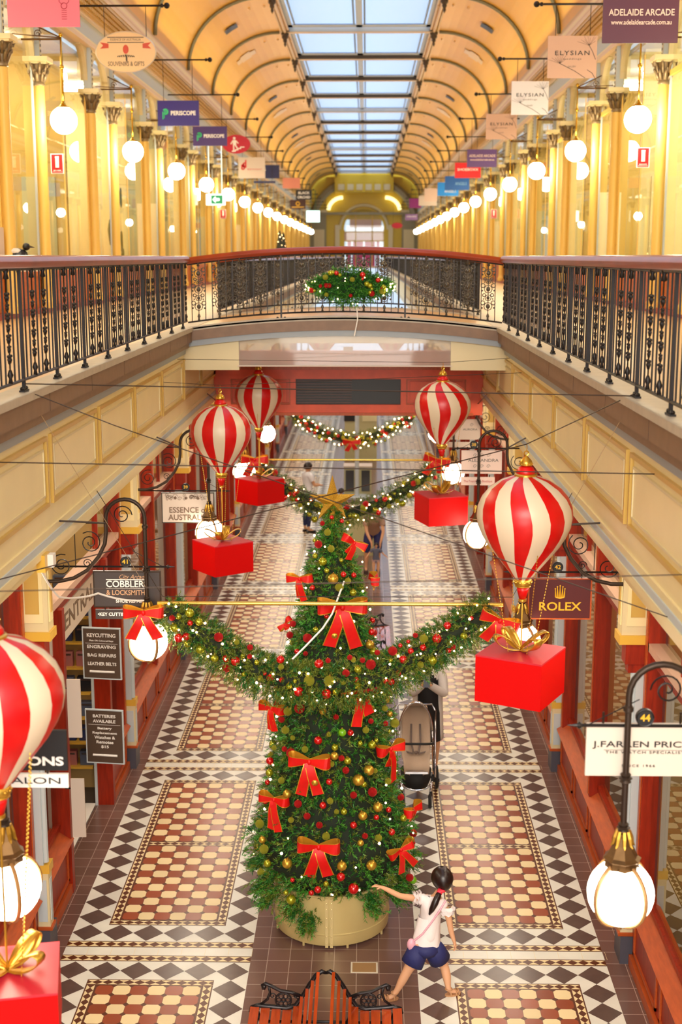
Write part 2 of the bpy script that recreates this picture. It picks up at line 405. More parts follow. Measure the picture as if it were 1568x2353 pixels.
g = MB(); g.quad((-2.4,Y0,13.56),(2.4,Y0,13.56),(2.4,Y1,13.56),(-2.4,Y1,13.56)); struct(g.build('window_2', roofg))
# ---- upper shopfront walls, entablature
AP = 6.0
def colY(k): return 18.95+AP*k, 21.05+AP*k
for s, side in ((-1,'left'),(1,'right')):
    f = MB()
    def run(x0,x1,z0,z1,m,y0=Y0,y1=Y1): f.box(s*x0,s*x1,y0,y1,z0,z1,m)
    run(4.72,5.0,9.92,10.0,1); run(4.76,5.0,10.0,10.06,0); run(4.78,5.0,10.06,10.36,2); run(4.70,5.0,10.36,10.42,1)
    run(4.64,5.0,10.42,10.78,3); run(4.62,5.0,10.78,10.84,5)
    for i,(xx,z0,z1,m) in enumerate(((4.6,10.84,10.92,1),(4.66,10.92,11.0,5),(4.7,11.0,11.08,1),(4.74,11.08,11.2,0),(4.8,11.2,11.3,1),(4.84,11.3,11.42,5))): run(xx,5.0,z0,z1,m)
    y = 8.0                              # dentils of the gilded band
    while y < 60:
        for z in (10.46,10.56,10.66): f.box(s*4.6,s*4.64,y,y+.07,z,z+.06,3)
        y += .14
    run(4.8,4.95,5.33,5.42,6)
    f.box(s*8.4,s*8.5,Y0,Y1,5.2,10.4,4)           # rear wall of the upper shops
    f.box(s*5.0,s*8.5,Y0,Y1,9.75,9.85,7)          # their ceiling
    f.box(s*4.95,s*8.5,Y0,Y1,5.2,5.33,2 if s>0 else 6)
    for k in range(-2,16):
        a,b_ = colY(k); f.box(s*5.1,s*8.4,a-.9,a-.8,5.33,9.75,[4,8,4,9,4,8][(k+(s>0)*3)%6]); f.box(s*5.05,s*8.4,a-.93,a-.9,5.33,5.5,0); f.box(s*5.3,s*5.9,a-.93,a-.9,5.35,7.6,[0,9,0,7][(k+(s>0))%4])
    struct(f.build('wall_'+side, [cream,pinkc,lgrey,goldl,mat('pale_yellow_room_wall',(240,222,160),.6),goldm,wood,mat('white_room_ceiling',(238,228,196),.6),mat('olive_room_wall',(190,160,84),.6),mat('grey_green_room_wall',(176,176,140),.6)]))
def archhead(f, y0, y1, z0, zt, r, m, s, x0, x1, d=.1):
    # spandrel filling above a round-cornered opening, from z0 to zt
    n = 8
    for (yc,sg) in ((y0,1),(y1,-1)):
        poly = [(yc,zt)]+[(yc+sg*(r-r*math.cos(t)), zt-r+r*math.sin(t)) for t in [PI/2*i/n for i in range(n,-1,-1)]]
        poly = [(yc,zt)]+[(yc+sg*(r-r*math.cos(t)), (zt-.02)-r+r*math.sin(t)) for t in [PI/2*i/n for i in range(0,n+1)]]+[(yc+sg*r,zt)]
        f.prism(poly, s*x0, s*x1, 'x', m)
gi = 2
winproto = {}
for s, side in ((-1,'left'),(1,'right')):
    for k in range(-1,17):
        a, b_ = colY(k)
        gi += 1
        if k == -1 or (s,'p') not in winproto:
            W = struct(bpy.data.objects.new('window_%d'%gi, None)); COL.objects.link(W); W.location = (0, a, 0)
            dy = b_-a; nx = AP
            f = MB()
            archhead(f, .1, dy-.1, 9.2, 9.92, .9, 0, s, 4.82, 4.94)
            archhead(f, dy+.1, nx-.1, 9.2, 9.92, .55, 0, s, 4.82, 4.94)
            for yy in (0, dy):
                f.box(s*4.76,s*4.9,yy-.07,yy+.07,9.15,9.92,1); f.box(s*4.755,s*4.77,yy-.03,yy+.03,9.15,9.92,0)
                for i in range(9): f.box(s*4.745,s*4.755,yy-.015,yy+.015,9.2+i*.08,9.24+i*.08,2)
            f.build('arch_frame', [creamb,lgrey,ironl], W)
            f = MB()
            f.box(s*4.87,s*4.895,.06,.12,5.4,9.2,2); f.box(s*4.87,s*4.895,dy-.12,dy-.06,5.4,9.2,2)
            f.box(s*4.87,s*4.895,dy+.06,dy+.12,5.4,9.2,2); f.box(s*4.87,s*4.895,nx-.12,nx-.06,5.4,9.2,0)
            f.box(s*4.85,s*4.93,0,nx,5.9,5.98,1); f.box(s*4.87,s*4.92,0,nx,5.4,5.9,1)
            if s > 0: f.box(s*4.86,s*4.92,.1,dy-.1,8.9,8.98,0)
            for q in (1.95,): f.box(s*4.88,s*4.9,dy+q-.02,dy+q+.02,5.98,9.5,0)
            f.build('window_frame', [ochre,woodl,lgrey], W)
            f = MB(); f.box(s*4.885,s*4.895,0,nx,5.98,9.92,0); f.build('pane', glassu, W)
            winproto[(s,'p')] = W
        else:
            W = dup(winproto[(s,'p')], loc=(0,a,0)); W.name = 'window_%d'%gi
# ---- far end wall
e = MB()
def archwall(f, x0,x1,z0,z1, hw, zs, y0,y1, m, n=16):
    # wall with a round-headed opening of half width hw, springing zs
    f.box(x0,-hw,y0,y1,z0,zs,m); f.box(hw,x1,y0,y1,z0,zs,m)
    top=[(hw*math.cos(PI*i/n), zs+hw*math.sin(PI*i/n)) for i in range(n+1)]
    for i in range(n):
        (xa,za),(xb,zb)=top[i],top[i+1]
        f.prism([(xa,za),(xa,z1),(xb,z1),(xb,zb)],y0,y1,'y',m)
    f.box(x0,-hw,y0,y1,zs,z1,m); f.box(hw,x1,y0,y1,zs,z1,m)
ymat = mat('bright_yellow_wall_paint', (216, 180, 38), .4)
archwall(e,-3.4,3.4,5.35,13.2,1.8,8.6,121,121.3,0)
for s in (-1,1):
    e.box(s*3.4,s*5.0,120.6,121.3,5.35,10.2,1); e.box(s*3.55,s*4.5,120.5,120.6,5.6,8.6,2); e.box(s*3.3,s*5.0,120.4,120.7,10.0,10.3,2)
    e.box(s*2.2,s*2.6,120.8,121,5.35,9.0,2)
    e.tube([(s*x,120.9,z) for x,z in arc(0,8.6,2.15,2.15,0,PI/2,12)],.14,6,2)
    e.tube([(s*x,120.7,z) for x,z in arc(1.9,10.2,1.3,1.2,.1,PI/2,10)],.16,8,3)  # light reflected on the curved niches, made as glowing arcs
    e.tube([(s*x,120.3,z) for x,z in arc(0,9.4,4.5,3.6,0,PI/2,14)],.35,6,1)
e.box(-6,6,121.3,121.5,9.5,14,0); e.box(-2.6,2.6,119.6,121,11.8,13.3,0); e.box(-2.3,2.3,119.5,119.62,12.0,12.5,2)
for x in (-1.6,-.8,0,.8,1.6): e.box(x-.12,x+.12,119.4,119.6,11.8,12.7,0)
e.box(-5,5,120.3,121,9.9,10.1,1); e.box(-5,5,Y1-1,Y1,5.2,5.35,4)
struct(e.build('wall_back',[ymat,mat('grey_end_pilaster',(150,140,112),.5),creamb,emis('niche_reflection_glow',(255,246,170),1.4),upfl]))
w_ = MB()
for x in (-1.8,-.75,.75,1.8): w_.box(x-.05,x+.05,121.1,121.2,5.35,10.3 if abs(x)<1 else 8.6,0)
for z in (7.6,8.4): w_.box(-1.8,1.8,121.1,121.2,z-.05,z+.05,0)
w_.build('window_40',[yellow]); struct(bpy.data.objects['window_40'])
w_ = MB(); w_.box(-1.8,1.8,121.16,121.17,5.35,10.45); 
o = w_.build('window_41', glassu); struct(o)
w_ = MB(); w_.box(-1.0,-.08,121.6,121.7,5.35,7.55,0); w_.box(.08,1.0,121.6,121.7,5.35,7.55,0); w_.box(-1.5,-1.15,121.6,121.7,5.35,7.6,0); w_.box(1.15,1.4,121.6,121.7,5.35,7.6,0); w_.box(-1.8,1.8,121.9,122,7.6,8.4,1); w_.box(-1.3,1.6,121.8,121.9,8.8,9.7,1)
o = w_.build('shop_hoarding',[mat('magenta_board',(214,40,130),.5),mat('pale_lilac_board',(214,180,210),.5)]); tag(o,'magenta and lilac boards beyond the far arched window','hoarding')
# ================================================================ GROUND FLOOR SHOPFRONTS
def pilaster_proto():
    t = thing('pilaster', 'x', 'pilaster')
    f = MB(); f.box(-.13,.13,-.0,.12,0,.26,0); f.box(-.1,.16,.12,.3,0,4.15,0); f.build('plinth', dgrey, t)   # local x along arcade, y into the wall
    f = MB()
    f.box(-.1,.02,.0,.14,.28,.8,0); f.box(-.07,-.01,-.008,0,.34,.74,1); f.box(-.108,-.1,.02,.1,.34,.74,1)
    f.box(-.115,.035,-.02,.14,.26,.29,2)
    f.build('panelled_base', [creamb, lgrey, woodl], t)
    f = MB(); f.box(-.1,.05,-.01,.16,.80,.88,0); f.build('base_cap', yellow, t)
    f = MB(); f.box(-.1,-.02,.04,.16,.88,2.7,0); f.tube([(-.06,.03,.9),(-.06,.03,2.7)],.03,8,0); f.box(-.02,.03,.08,.2,.88,2.9,1)
    f.build('shaft', [lgrey, dgrey], t)
    f = MB(); f.box(-.11,.06,-.06,.16,2.78,2.96,0); f.box(-.09,.03,-.03,.16,2.7,2.8,0); f.build('bracket', wood, t)
    f = MB(); f.box(-.13,.1,-.12,.16,2.96,3.04,0); f.build('corbel_foot', yellow, t)
    f = MB(); f.box(-.11,.08,-.1,.16,3.04,4.15,0)
    f.box(-.118,-.11,-.06,.12,3.12,4.05,1); f.box(-.125,-.118,-.03,.09,3.2,3.97,2)
    f.box(-.07,.04,-.108,-.1,3.12,4.05,1); f.box(-.045,.015,-.115,-.108,3.2,3.97,2)
    f.build('corbel_box', [creamb, cream, goldm], t)
    return t
pp = pilaster_proto()
first = True
for s, side in ((-1,'left'),(1,'right')):
    for k in GK:
        lab = 'cream and slate-blue timber pilaster with boxed corbel between %s shopfronts' % side
        q = pp if first else dup(pp); first = False
        q.location = (s*2.55, GB+k*GP, 0); q['label'] = lab; q['group'] = 'pilasters along the %s shopfronts' % side
        q.rotation_euler = (0,0,PI/2 if s<0 else -PI/2); q.scale = (1,1,1)
        if s > 0: q.scale = (-1,1,1)
print('pil')
wn = 50
def bay(s, ya, yb, open_=None, post=None):
    """glazed shopfront between two pilasters; open_ = (y0, y1) doorway, post = y of the middle post"""
    global wn
    W = struct(bpy.data.objects.new('window_%d'%wn, None)); COL.objects.link(W); wn += 1
    post = post if post is not None else (ya+yb)/2
    rng_ = [(ya+.16, yb-.14)] if not open_ else [(ya+.16, open_[0]), (open_[1], yb-.14)]
    f = MB(); g = MB(); r_ = MB()
    for a, b_ in rng_:
        if b_-a < .2: continue
        r_.box(s*2.66,s*2.8,a,b_,0,.58,0); r_.prism([(2.6*s,.56),(2.82*s,.7),(2.82*s,.56)],a,b_,'y',1)
        r_.box(s*2.625,s*2.66,a,b_,.0,.1,1)
        n = max(1,round((b_-a)/1.0)); d = (b_-a)/n
        for i in range(n):
            p0,p1 = a+i*d+.07, a+(i+1)*d-.07
            r_.box(s*2.645,s*2.66,p0,p1,.14,.17,1); r_.box(s*2.645,s*2.66,p0,p1,.48,.51,1); r_.box(s*2.645,s*2.66,p0,p0+.03,.14,.51,1); r_.box(s*2.645,s*2.66,p1-.03,p1,.14,.51,1)
        g.box(s*2.745,s*2.752,a,b_,.62,2.85,0); g.box(s*2.745,s*2.752,a,b_,3.0,4.15,0)
        f.box(s*2.72,s*2.78,a,b_,.68,.73,0)
    f.box(s*2.68,s*2.8,ya+.16,yb-.14,2.85,2.93,0); f.box(s*2.66,s*2.8,ya+.16,yb-.14,2.93,3.0,1); f.box(s*2.7,s*2.8,ya+.16,yb-.14,4.0,4.12,0)
    for yy in (ya+.2, yb-.16): f.box(s*2.66,s*2.8,yy-.06,yy+.06,0,4.15,0); f.box(s*2.65,s*2.66,yy-.03,yy+.03,.6,4.1,2)
    if open_:
        for yy in open_: f.box(s*2.62,s*2.8,yy-.05,yy+.05,0,2.9,0); f.box(s*2.8,s*2.83,yy-.07,yy-.04,0,2.9,3)
    else:
        f.box(s*2.64,s*2.8,post-.05,post+.05,.6,4.12,0); f.box(s*2.63,s*2.64,post-.02,post+.02,.62,4.1,2)
    for q in (.25,.75):
        yy = ya+(yb-ya)*q; f.box(s*2.72,s*2.78,yy-.015,yy+.015,3.0,4.05,0)
    r_.build('stall_riser', [wood, woodl], W); f.build('shopfront_frame', [wood, mat('pink_transom_paint',(214,178,156),.35), woodl, lgrey], W); g.build('pane', glassm, W)
    return W
for s in (-1, 1):
    for k in range(-2, 10):
        ya = GB+k*GP
        if s < 0 and k == 0: bay(s, ya, ya+GP, (12.08, 14.22))
        elif k in (3, 6): bay(s, ya, ya+GP, (ya+1.3, ya+3.0))
        else: bay(s, ya, ya+GP, post=ya+GP*.5)
# interiors
walls = [mat('warm_shop_wall',(206,150,96),.6), mat('olive_shop_wall',(170,140,80),.6), mat('pale_shop_wall',(232,214,180),.6), mat('brown_shop_wall',(120,72,44),.6)]
for s, side in ((-1,'left'),(1,'right')):
    f = MB(); f.box(s*5.4,s*5.5,Y0,gyend,0,4.2,0); f.box(s*2.8,s*5.4,Y0,gyend,4.05,4.14,2)
    for k in GK: f.box(s*2.85,s*5.4,GB+k*GP,GB+k*GP+.1,0,4.05,[3,1,0,2][(k+(s>0))%4])
    struct(f.build('wall_'+side, walls))
    f = MB(); f.box(s*2.83,s*5.4,Y0,gyend,.002,.012,0); struct(f.build('floor', shopfl))
for i,(s,k) in enumerate([(-1,-1),(-1,0),(-1,1),(-1,2),(-1,3),(-1,5),(1,-1),(1,0),(1,1),(1,2),(1,3),(1,5)]):
    y = GB+GP*(k+.5)
    f = MB(); f.box(s*3.4,s*4.6,y-.75,y-.6,3.98,4.05,0); o = f.build('ceiling_light', tube)
    tag(o, 'lit fluorescent ceiling light inside a %s ground-floor shop' % ('left' if s<0 else 'right'), 'ceiling light', 'lights inside the %s ground-floor shops' % ('left' if s<0 else 'right'))
# wallets and bags on the shelves of the open left shop
t = thing('display_shelves','wooden shelf unit inside the open left cobbler shop','shelf',(-3.55,12.9,.012))
f = MB(); f.box(-1.2,.66,1.75,1.95,0,3.2,0); f.build('back_panel',mat('tan_shelf_back',(196,160,96),.5),t)
for i in range(8):
    f = MB(); f.box(-1.2,.66,1.45,1.75,.35+i*.3,.37+i*.3,0); f.build('shelf',yellow,t)
wal = [mat('black_leather',(34,34,40),.35),mat('slate_leather',(84,92,112),.35),mat('dusky_pink_leather',(170,104,100),.4),mat('navy_leather',(40,50,92),.35)]
for i in range(8):
    for j in range(8):
        m = wal[(i*5+j*3+(i*j)%3)%4]; f = MB(); x = -4.66+j*.23; z=.37+i*.3+.012
        f.box(x,x+.19,14.42,14.5,z,z+.17,0); f.box(x+.02,x+.17,14.415,14.42,z+.13,z+.15,1)
        o = f.build('wallet',[m,mat('steel',(190,190,190),.25,metal=1)])
        cn = ['black','slate grey','dusky pink','navy'][wal.index(m)]
        tag(o,'%s leather wallet standing on a shelf in the open left shop'%cn,'wallet','%s wallets on the shelves'%cn)
f = MB(); f.box(-2.95,-2.83,12.13,14.17,0,.02,0); struct(f.build('trim_2', whitep), 'white threshold strip of the open left shop')
# other shelving glimpsed in the shops behind
for (s,k) in ((-1,1),(-1,2),(1,1),(1,2),(1,3)):
    y = GB+GP*k+2.3
    t = thing('shop_display','glass-fronted display case inside the %s shop, bay %s the footbridge'%('left' if s<0 else 'right',['','well before','just before','beyond'][k]),'display case',(s*4.0,y,.012))
    f = MB(); f.box(-.4,.4,-.9,.9,0,.7,0); f.build('cabinet',wood,t)
    f = MB(); f.box(-.36,.36,-.86,.86,.7,1.6,0); f.build('glass_case',glassm,t)
    f = MB(); f.box(-.35,.35,-.85,.85,1.1,1.12,0); f.build('shelf',whitep,t)
# signage band letters behind the left shop windows
t = thing('window_sign','pale slanting transom sign reading CENTRAL over the open left shop','sign',(-2.74,13.1,2.62))
f = MB(); f.box(-.02,.02,-1.1,1.1,-.17,.17,0); f.build('board',mat('pale_sign_glass',(226,214,196),.3),t)
text('CENTRAL',.26,(.022,0,0),mat('worn_brown_letter',(120,100,80),.5),t,bold=.004,width=1.7,height=.18,rz=PI/2)
# ---- big cornered cabinet in the right foreground is the bay panelling: floor vent
f = MB(); f.box(.15,.39,10.6,10.78,0,.004,0); f.box(.165,.375,10.615,10.765,.004,.006,1)
tag(f.build('floor_vent',[mat('pale_metal_edge',(220,210,190),.4),mat('tan_plate',(160,122,80),.5)]),'small square tan floor plate in front of the planter','vent')
# ================================================================ RAILINGS
def bar_mesh(h):
    f = MB(); f.box(-.0048,.0048,-.0048,.0048,0,h,0); return f.mesh('bar',iron)
def ornate_mesh(h, wd, m, flat):
    f = MB(); f.tube([(0,0,0),(0,0,h)],.005,6,0)
    f.lathe([(.0,0),(.016,.01),(.01,.04),(.02,.06),(.01,.09),(.0,.1)],n=6)
    f.lathe([(.0,h-.08),(.02,h-.07),(.012,h-.04),(.022,h-.02),(.0,h)],n=6)
    z = .12; i = 0; top = h-.14
    seq = [.055,.042,.055,.035] if flat else [.036,.028,.036,.03]
    while z < top-.02:
        R = seq[i%4]*(wd/.1)
        f.ring((0,0,z+R),R*.8,.0055,'y',8,4)
        f.sphere((0,0,z+R),R*.45,6,4,0,(1,1,1.2))
        for sg in (-1,1):
            if flat:
                f.ring((sg*R*1.05,0,z+R*1.7),R*.42,.007,'y',7,4); f.sphere((sg*R*1.2,0,z+R*.7),R*.22,5,3)
            else: f.sphere((sg*R*.9,0,z+R*1.6),R*.3,5,3)
        z += 1.95*R; i += 1
    return f.mesh('ornate_baluster', m, smooth=True)
def post_mesh(h):
    f = MB(); f.box(-.0105,.0105,-.0105,.0105,-.0,h,0); f.box(-.06,.06,-.018,.018,0,.012,0)
    for sg in (-1,1): f.sphere((sg*.045,0,.02),.016,6,4)
    return f.mesh('post',iron)
def rail_mesh(L, zf, z0, prof, m, n):
    f = MB(); k = len(prof); vs=[]
    for i in range(n+1):
        x = L*i/n; zz = zf(x)
        vs += [(x,p[0],z0+zz+p[1]) for p in prof]
    f.add(vs,[(i*k+j,i*k+(j+1)%k,(i+1)*k+(j+1)%k,(i+1)*k+j) for i in range(n) for j in range(k)]+[tuple(range(k)),tuple(n*k+j for j in range(k-1,-1,-1))])
    return f.mesh('handrail',m,smooth=40)
HP = [(-.05,0),(-.055,.02),(-.04,.045),(-.02,.06),(.02,.06),(.04,.045),(.055,.02),(.05,0),(.03,-.02),(-.03,-.02)]
BM = bar_mesh(.72); BM2 = bar_mesh(.74); OM = ornate_mesh(.72,.1,iron,False); OMB = ornate_mesh(.74,.11,ironl,True); PM = post_mesh(.79)
def railing(label, L, loc, rz, first_post, pitch, zf=lambda x:0, bridge=False, group=None, light=False):
    t = thing('railing', label, 'railing', loc, rz, group)
    nseg = 24 if bridge else 1
    put('handrail', rail_mesh(L,zf,.80,HP,woodr,nseg), t)
    f = MB(); f.tube([(L*i/nseg,0,.075+zf(L*i/nseg)) for i in range(nseg+1)],.011,6); f.tube([(L*i/nseg,0,.775+zf(L*i/nseg)) for i in range(nseg+1)],.012,6); f.build('rail_bar',iron,t)
    if light:
        f = MB(); x = .05
        while x < L: f.box(x-.007,x+.007,-.007,.007,.07,.79,0); x += .1
        x = .2; 
        while x < L: f.box(x-.045,x+.045,-.012,.012,.2,.68,0); x += .42
        o = f.build('balusters', iron, t); o['kind'] = 'stuff'; return t
    step = pitch/9.0; i0 = int(math.floor(-first_post/step))
    x = first_post - pitch*math.ceil(first_post/pitch)
    i = 0
    while x + step*i < L-.01:
        xx = x+step*i
        if xx > .01:
            r = i % 9; z = zf(xx)
            if r == 0 and not (bridge and i%18): me, nm = PM, 'post'
            elif (r in (3,6)) or (bridge and r == 0): me, nm = (OMB if bridge else OM), 'ornate_baluster'
            else: me, nm = (BM2 if bridge else BM), 'baluster'
            o = put(nm, me, t); o.location = (xx,0,(0 if nm=='post' else .07)+z)
        i += 1
    return t
RX = 1.93
railing('black iron railing with red timber handrail along the near left gallery', 10.7, (-RX,5.5,PZ), PI/2, 8.4-5.5, .93)
railing('black iron railing with red timber handrail along the near right gallery', 10.7, (RX,5.5,PZ), PI/2, 8.1-5.5, .925)
BY0, BY1 = 16.25, 19.55
arch = lambda x: .135*(1-((x-1.93)/1.93)**2)
railing('grey lacework iron railing with curved red handrail on the near side of the footbridge', 3.86, (-1.93,BY0+.05,PZ-.02), 0, .39, .76, arch, True)
railing('iron railing on the far side of the footbridge', 3.86, (-1.93,BY1-.05,PZ-.02), 0, .39, .76, arch, True)
for s, side in ((-1,'left'),(1,'right')):
    for k in range(17):
        y = BY1+6*k
        if k < 2: railing('iron railing along the %s gallery, %s section beyond the footbridge'%(side,['first','second'][k]), 6, (s*RX,y,PZ), PI/2, .3, .93)
        elif k == 2: L_ = railing('black iron railing on the distant %s gallery beyond the footbridge'%side, 6, (s*RX,y,PZ), PI/2, .3, .93, group='distant %s gallery railings'%side, light=True)
        else: dup(L_, loc=(s*RX,y,PZ))
# ================================================================ FOOTBRIDGE
t = thing('footbridge','arched stone footbridge joining the two upper galleries','bridge',(0,BY0,PZ))
n = 20
def bz(x): return .135*(1-(x/1.93)**2)
f = MB()
for i in range(n):
    x0,x1 = -1.93+3.86*i/n, -1.93+3.86*(i+1)/n; a,b_ = bz(x0),bz(x1)
    D = BY1-BY0
    def slab(y0,y1,z0,z1,m):
        f.add([(x0,y0,z0+a),(x1,y0,z0+b_),(x1,y1,z0+b_),(x0,y1,z0+a),(x0,y0,z1+a),(x1,y0,z1+b_),(x1,y1,z1+b_),(x0,y1,z1+a)],[(0,3,2,1),(4,5,6,7),(0,1,5,4),(2,3,7,6)],m)
    slab(0,D,-.035,-.015,2); slab(0,.16,-.05,0,1); slab(-.02,.1,-.17,-.05,0); slab(.0,.1,-.24,-.17,3)
    slab(D-.16,D,-.05,0,1); slab(D-.1,D+.02,-.2,-.05,0)
f.build('deck',[kerbm,kerbt,upfl,greyb],t)
f = MB()
for s in (-1,1):
    f.box(s*1.31,s*2.0,.06,.2,-.53,-.15,0)
f.box(-1.31,1.31,.1,.2,-.2,-.1,0); f.box(-1.95,1.95,.06,BY1-BY0,-.3,-.24,0) if False else None
f.build('haunch',creamb,t)
f = MB(); f.box(-1.31,1.31,.06,.075,-.47,-.1,0); f.build('smoke_screen',smokeg,t)
f = MB(); f.box(-1.33,1.33,.05,.09,-.485,-.47,0); f.build('screen_edge',white,t)
# timber bulkhead below its far side
t = thing('bulkhead','red-brown timber bulkhead with dark louvred centre hanging below the footbridge','bulkhead',(0,19.5,3.88))
f = MB(); f.box(-1.83,1.83,0,.2,0,.16,0); f.box(-1.83,1.83,0,.2,.54,.95,0); f.box(-1.86,1.86,-.03,0,0,.04,1); f.box(-1.86,1.86,-.04,.2,.68,.74,1)
for x in (-1.83,-.86,.78,1.75): f.box(x,x+.08,0,.2,.16,.54,0)
for a,b_ in ((-1.75,-.86),(.86,1.75)):
    f.box(a,b_,.06,.2,.16,.54,0); f.box(a+.06,b_-.06,.03,.06,.2,.5,0); f.box(a,b_,.03,.06,.16,.18,1); f.box(a,b_,.03,.06,.52,.54,1); f.box(a,a+.02,.03,.06,.18,.52,1); f.box(b_-.02,b_,.03,.06,.18,.52,1)
for s in (-1,1): f.box(s*1.83,s*2.0,.05,.2,.0,1.3,0)
f.build('frame',[mat('bright_red_timber',(220,80,32),.4,noise=.15,nscale=5),woodl],t)
f = MB(); f.box(-.78,.78,.08,.2,.14,.56,0)
for i in range(9): f.box(-.78,.05,.05,.08,.18+i*.04,.195+i*.04,1)
f.build('grille',[black,mat('dark_grille_slat',(84,52,44),.4)],t)
f = MB(); f.box(-.07,.07,-.05,-.02,.95,1.02,0); tag(f.build('sensor_box',whitep),'small white sensor box fixed above the timber bulkhead','sensor').location=(0,19.5,3.88)
# ================================================================ UPPER COLUMNS AND GLOBES
def column_proto():
    t = thing('column','x','column')
    f = MB(); f.lathe([(.13,0),(.13,.1),(.1,.14),(.095,.2),(.088,.3),(.085,3.3),(.08,3.42)],n=14); f.build('shaft',ochre,t,smooth=35)
    f = MB(); f.lathe([(.083,3.38),(.1,3.4),(.083,3.43),(.085,3.5),(.11,3.58),(.1,3.6),(.13,3.66),(.12,3.68),(.155,3.73)],n=12)
    for i in range(8):
        a=2*PI*i/8
        f.tube([(.08*math.cos(a),.08*math.sin(a),3.45),(.12*math.cos(a),.12*math.sin(a),3.56),(.165*math.cos(a),.165*math.sin(a),3.6),(.15*math.cos(a),.15*math.sin(a),3.56)],[.03,.03,.022,.012],5)
        f.tube([(.1*math.cos(a+.39),.1*math.sin(a+.39),3.55),(.15*math.cos(a+.39),.15*math.sin(a+.39),3.68),(.19*math.cos(a+.39),.19*math.sin(a+.39),3.7),(.17*math.cos(a+.39),.17*math.sin(a+.39),3.65)],[.025,.025,.02,.012],5)
    f.build('capital',mat('tarnished_capital',(140,118,84),.4,metal=.3),t,smooth=True)
    f = MB(); f.box(-.19,.19,-.19,.19,3.73,3.80,0); f.box(-.16,.16,-.16,.16,3.70,3.73,0); f.build('abacus',cream,t)
    return t
cp = column_proto(); first=True
for s, side in ((-1,'left'),(1,'right')):
    for k in range(-1,17):
        for y in colY(k):
            q = cp if first else dup(cp); first=False
            q.location = (s*4.80,y,5.40); q['label']='slender ochre cast-iron column with leafy capital along the %s upper gallery'%side; q['group']='columns of the %s upper gallery'%side
def globe_proto(s):
    t = thing('globe_lamp','x','lamp')     # origin at the globe's centre; wall at x = s*.4
    f = MB(); f.sphere((0,0,0),.205,20,14); f.build('globe',upglobe,t,smooth=True)
    f = MB(); f.tube([(0,0,.22),(0,0,1.22)],.016,8); f.sphere((0,0,.78),.035,8,6); f.sphere((0,0,1.24),.035,8,6); f.build('stem',brass,t,smooth=True)
    f = MB(); f.lathe([(.0,.27),(.03,.26),(.05,.22),(.085,.2),(.09,.185),(.0,.19)],n=12); f.build('gallery_cap',brass,t,smooth=40)
    f = MB(); f.tube([(0,0,1.18),(s*.6,0,1.18)],.014,6); f.tube([(0,0,1.2),(s*.6,0,1.48)],.011,6); f.tube([(0,0,1.2),(s*.55,-.75,1.14)],.009,6); f.spiral((s*.35,0,1.26),.06,.007,1.5)
    f.build('bracket',bronze,t)
    return t
for s, side in ((-1,'left'),(1,'right')):
    g0 = globe_proto(s)
    for k in range(-1,16):
        q = g0 if k==-1 else dup(g0)
        q.location = (s*4.36,20.72+6.05*k,8.24)
        q['label']='lit white opal globe lamp hanging from a brass bracket along the %s upper gallery'%side; q['group']='globe lamps of the %s upper gallery'%side
fp = None
for s in (-1,1):
    for k,y in enumerate(RY[:-1]):
        if fp is None:
            fp = thing('ceiling_pendant','x','ornament'); f = MB(); f.lathe([(.12,.1),(.13,.0),(.1,-.04),(.11,-.1),(.06,-.16),(.07,-.2),(.03,-.27),(.045,-.31),(.0,-.4)],n=10); f.build('pendant_drop',bark,fp,smooth=40); q=fp
            f = MB(); f.box(-.14,.14,-.2,.2,.06,.14,0); f.build('pendant_block',bark,fp)
        else: q = dup(fp)
        q.location=(s*2.42,y,13.3); q['label']='dark carved pendant under the %s edge of the skylight'%('left' if s<0 else 'right'); q['group']='pendants under the %s skylight edge'%('left' if s<0 else 'right')
# lit rooms behind the upper windows
for s, side in ((-1,'left'),(1,'right')):
    for k in range(-1,8):
        a,_ = colY(k)
        for j in range(2 if k<2 else 1):
            f = MB(); f.box(s*5.6,s*7.0,a+1.6+j*1.9,a+1.75+j*1.9,9.6,9.7,0)
            tag(f.build('ceiling_light',tube),'lit fluorescent tube on the ceiling of a %s upper shop'%side,'ceiling light','lights inside the %s upper shops'%side)
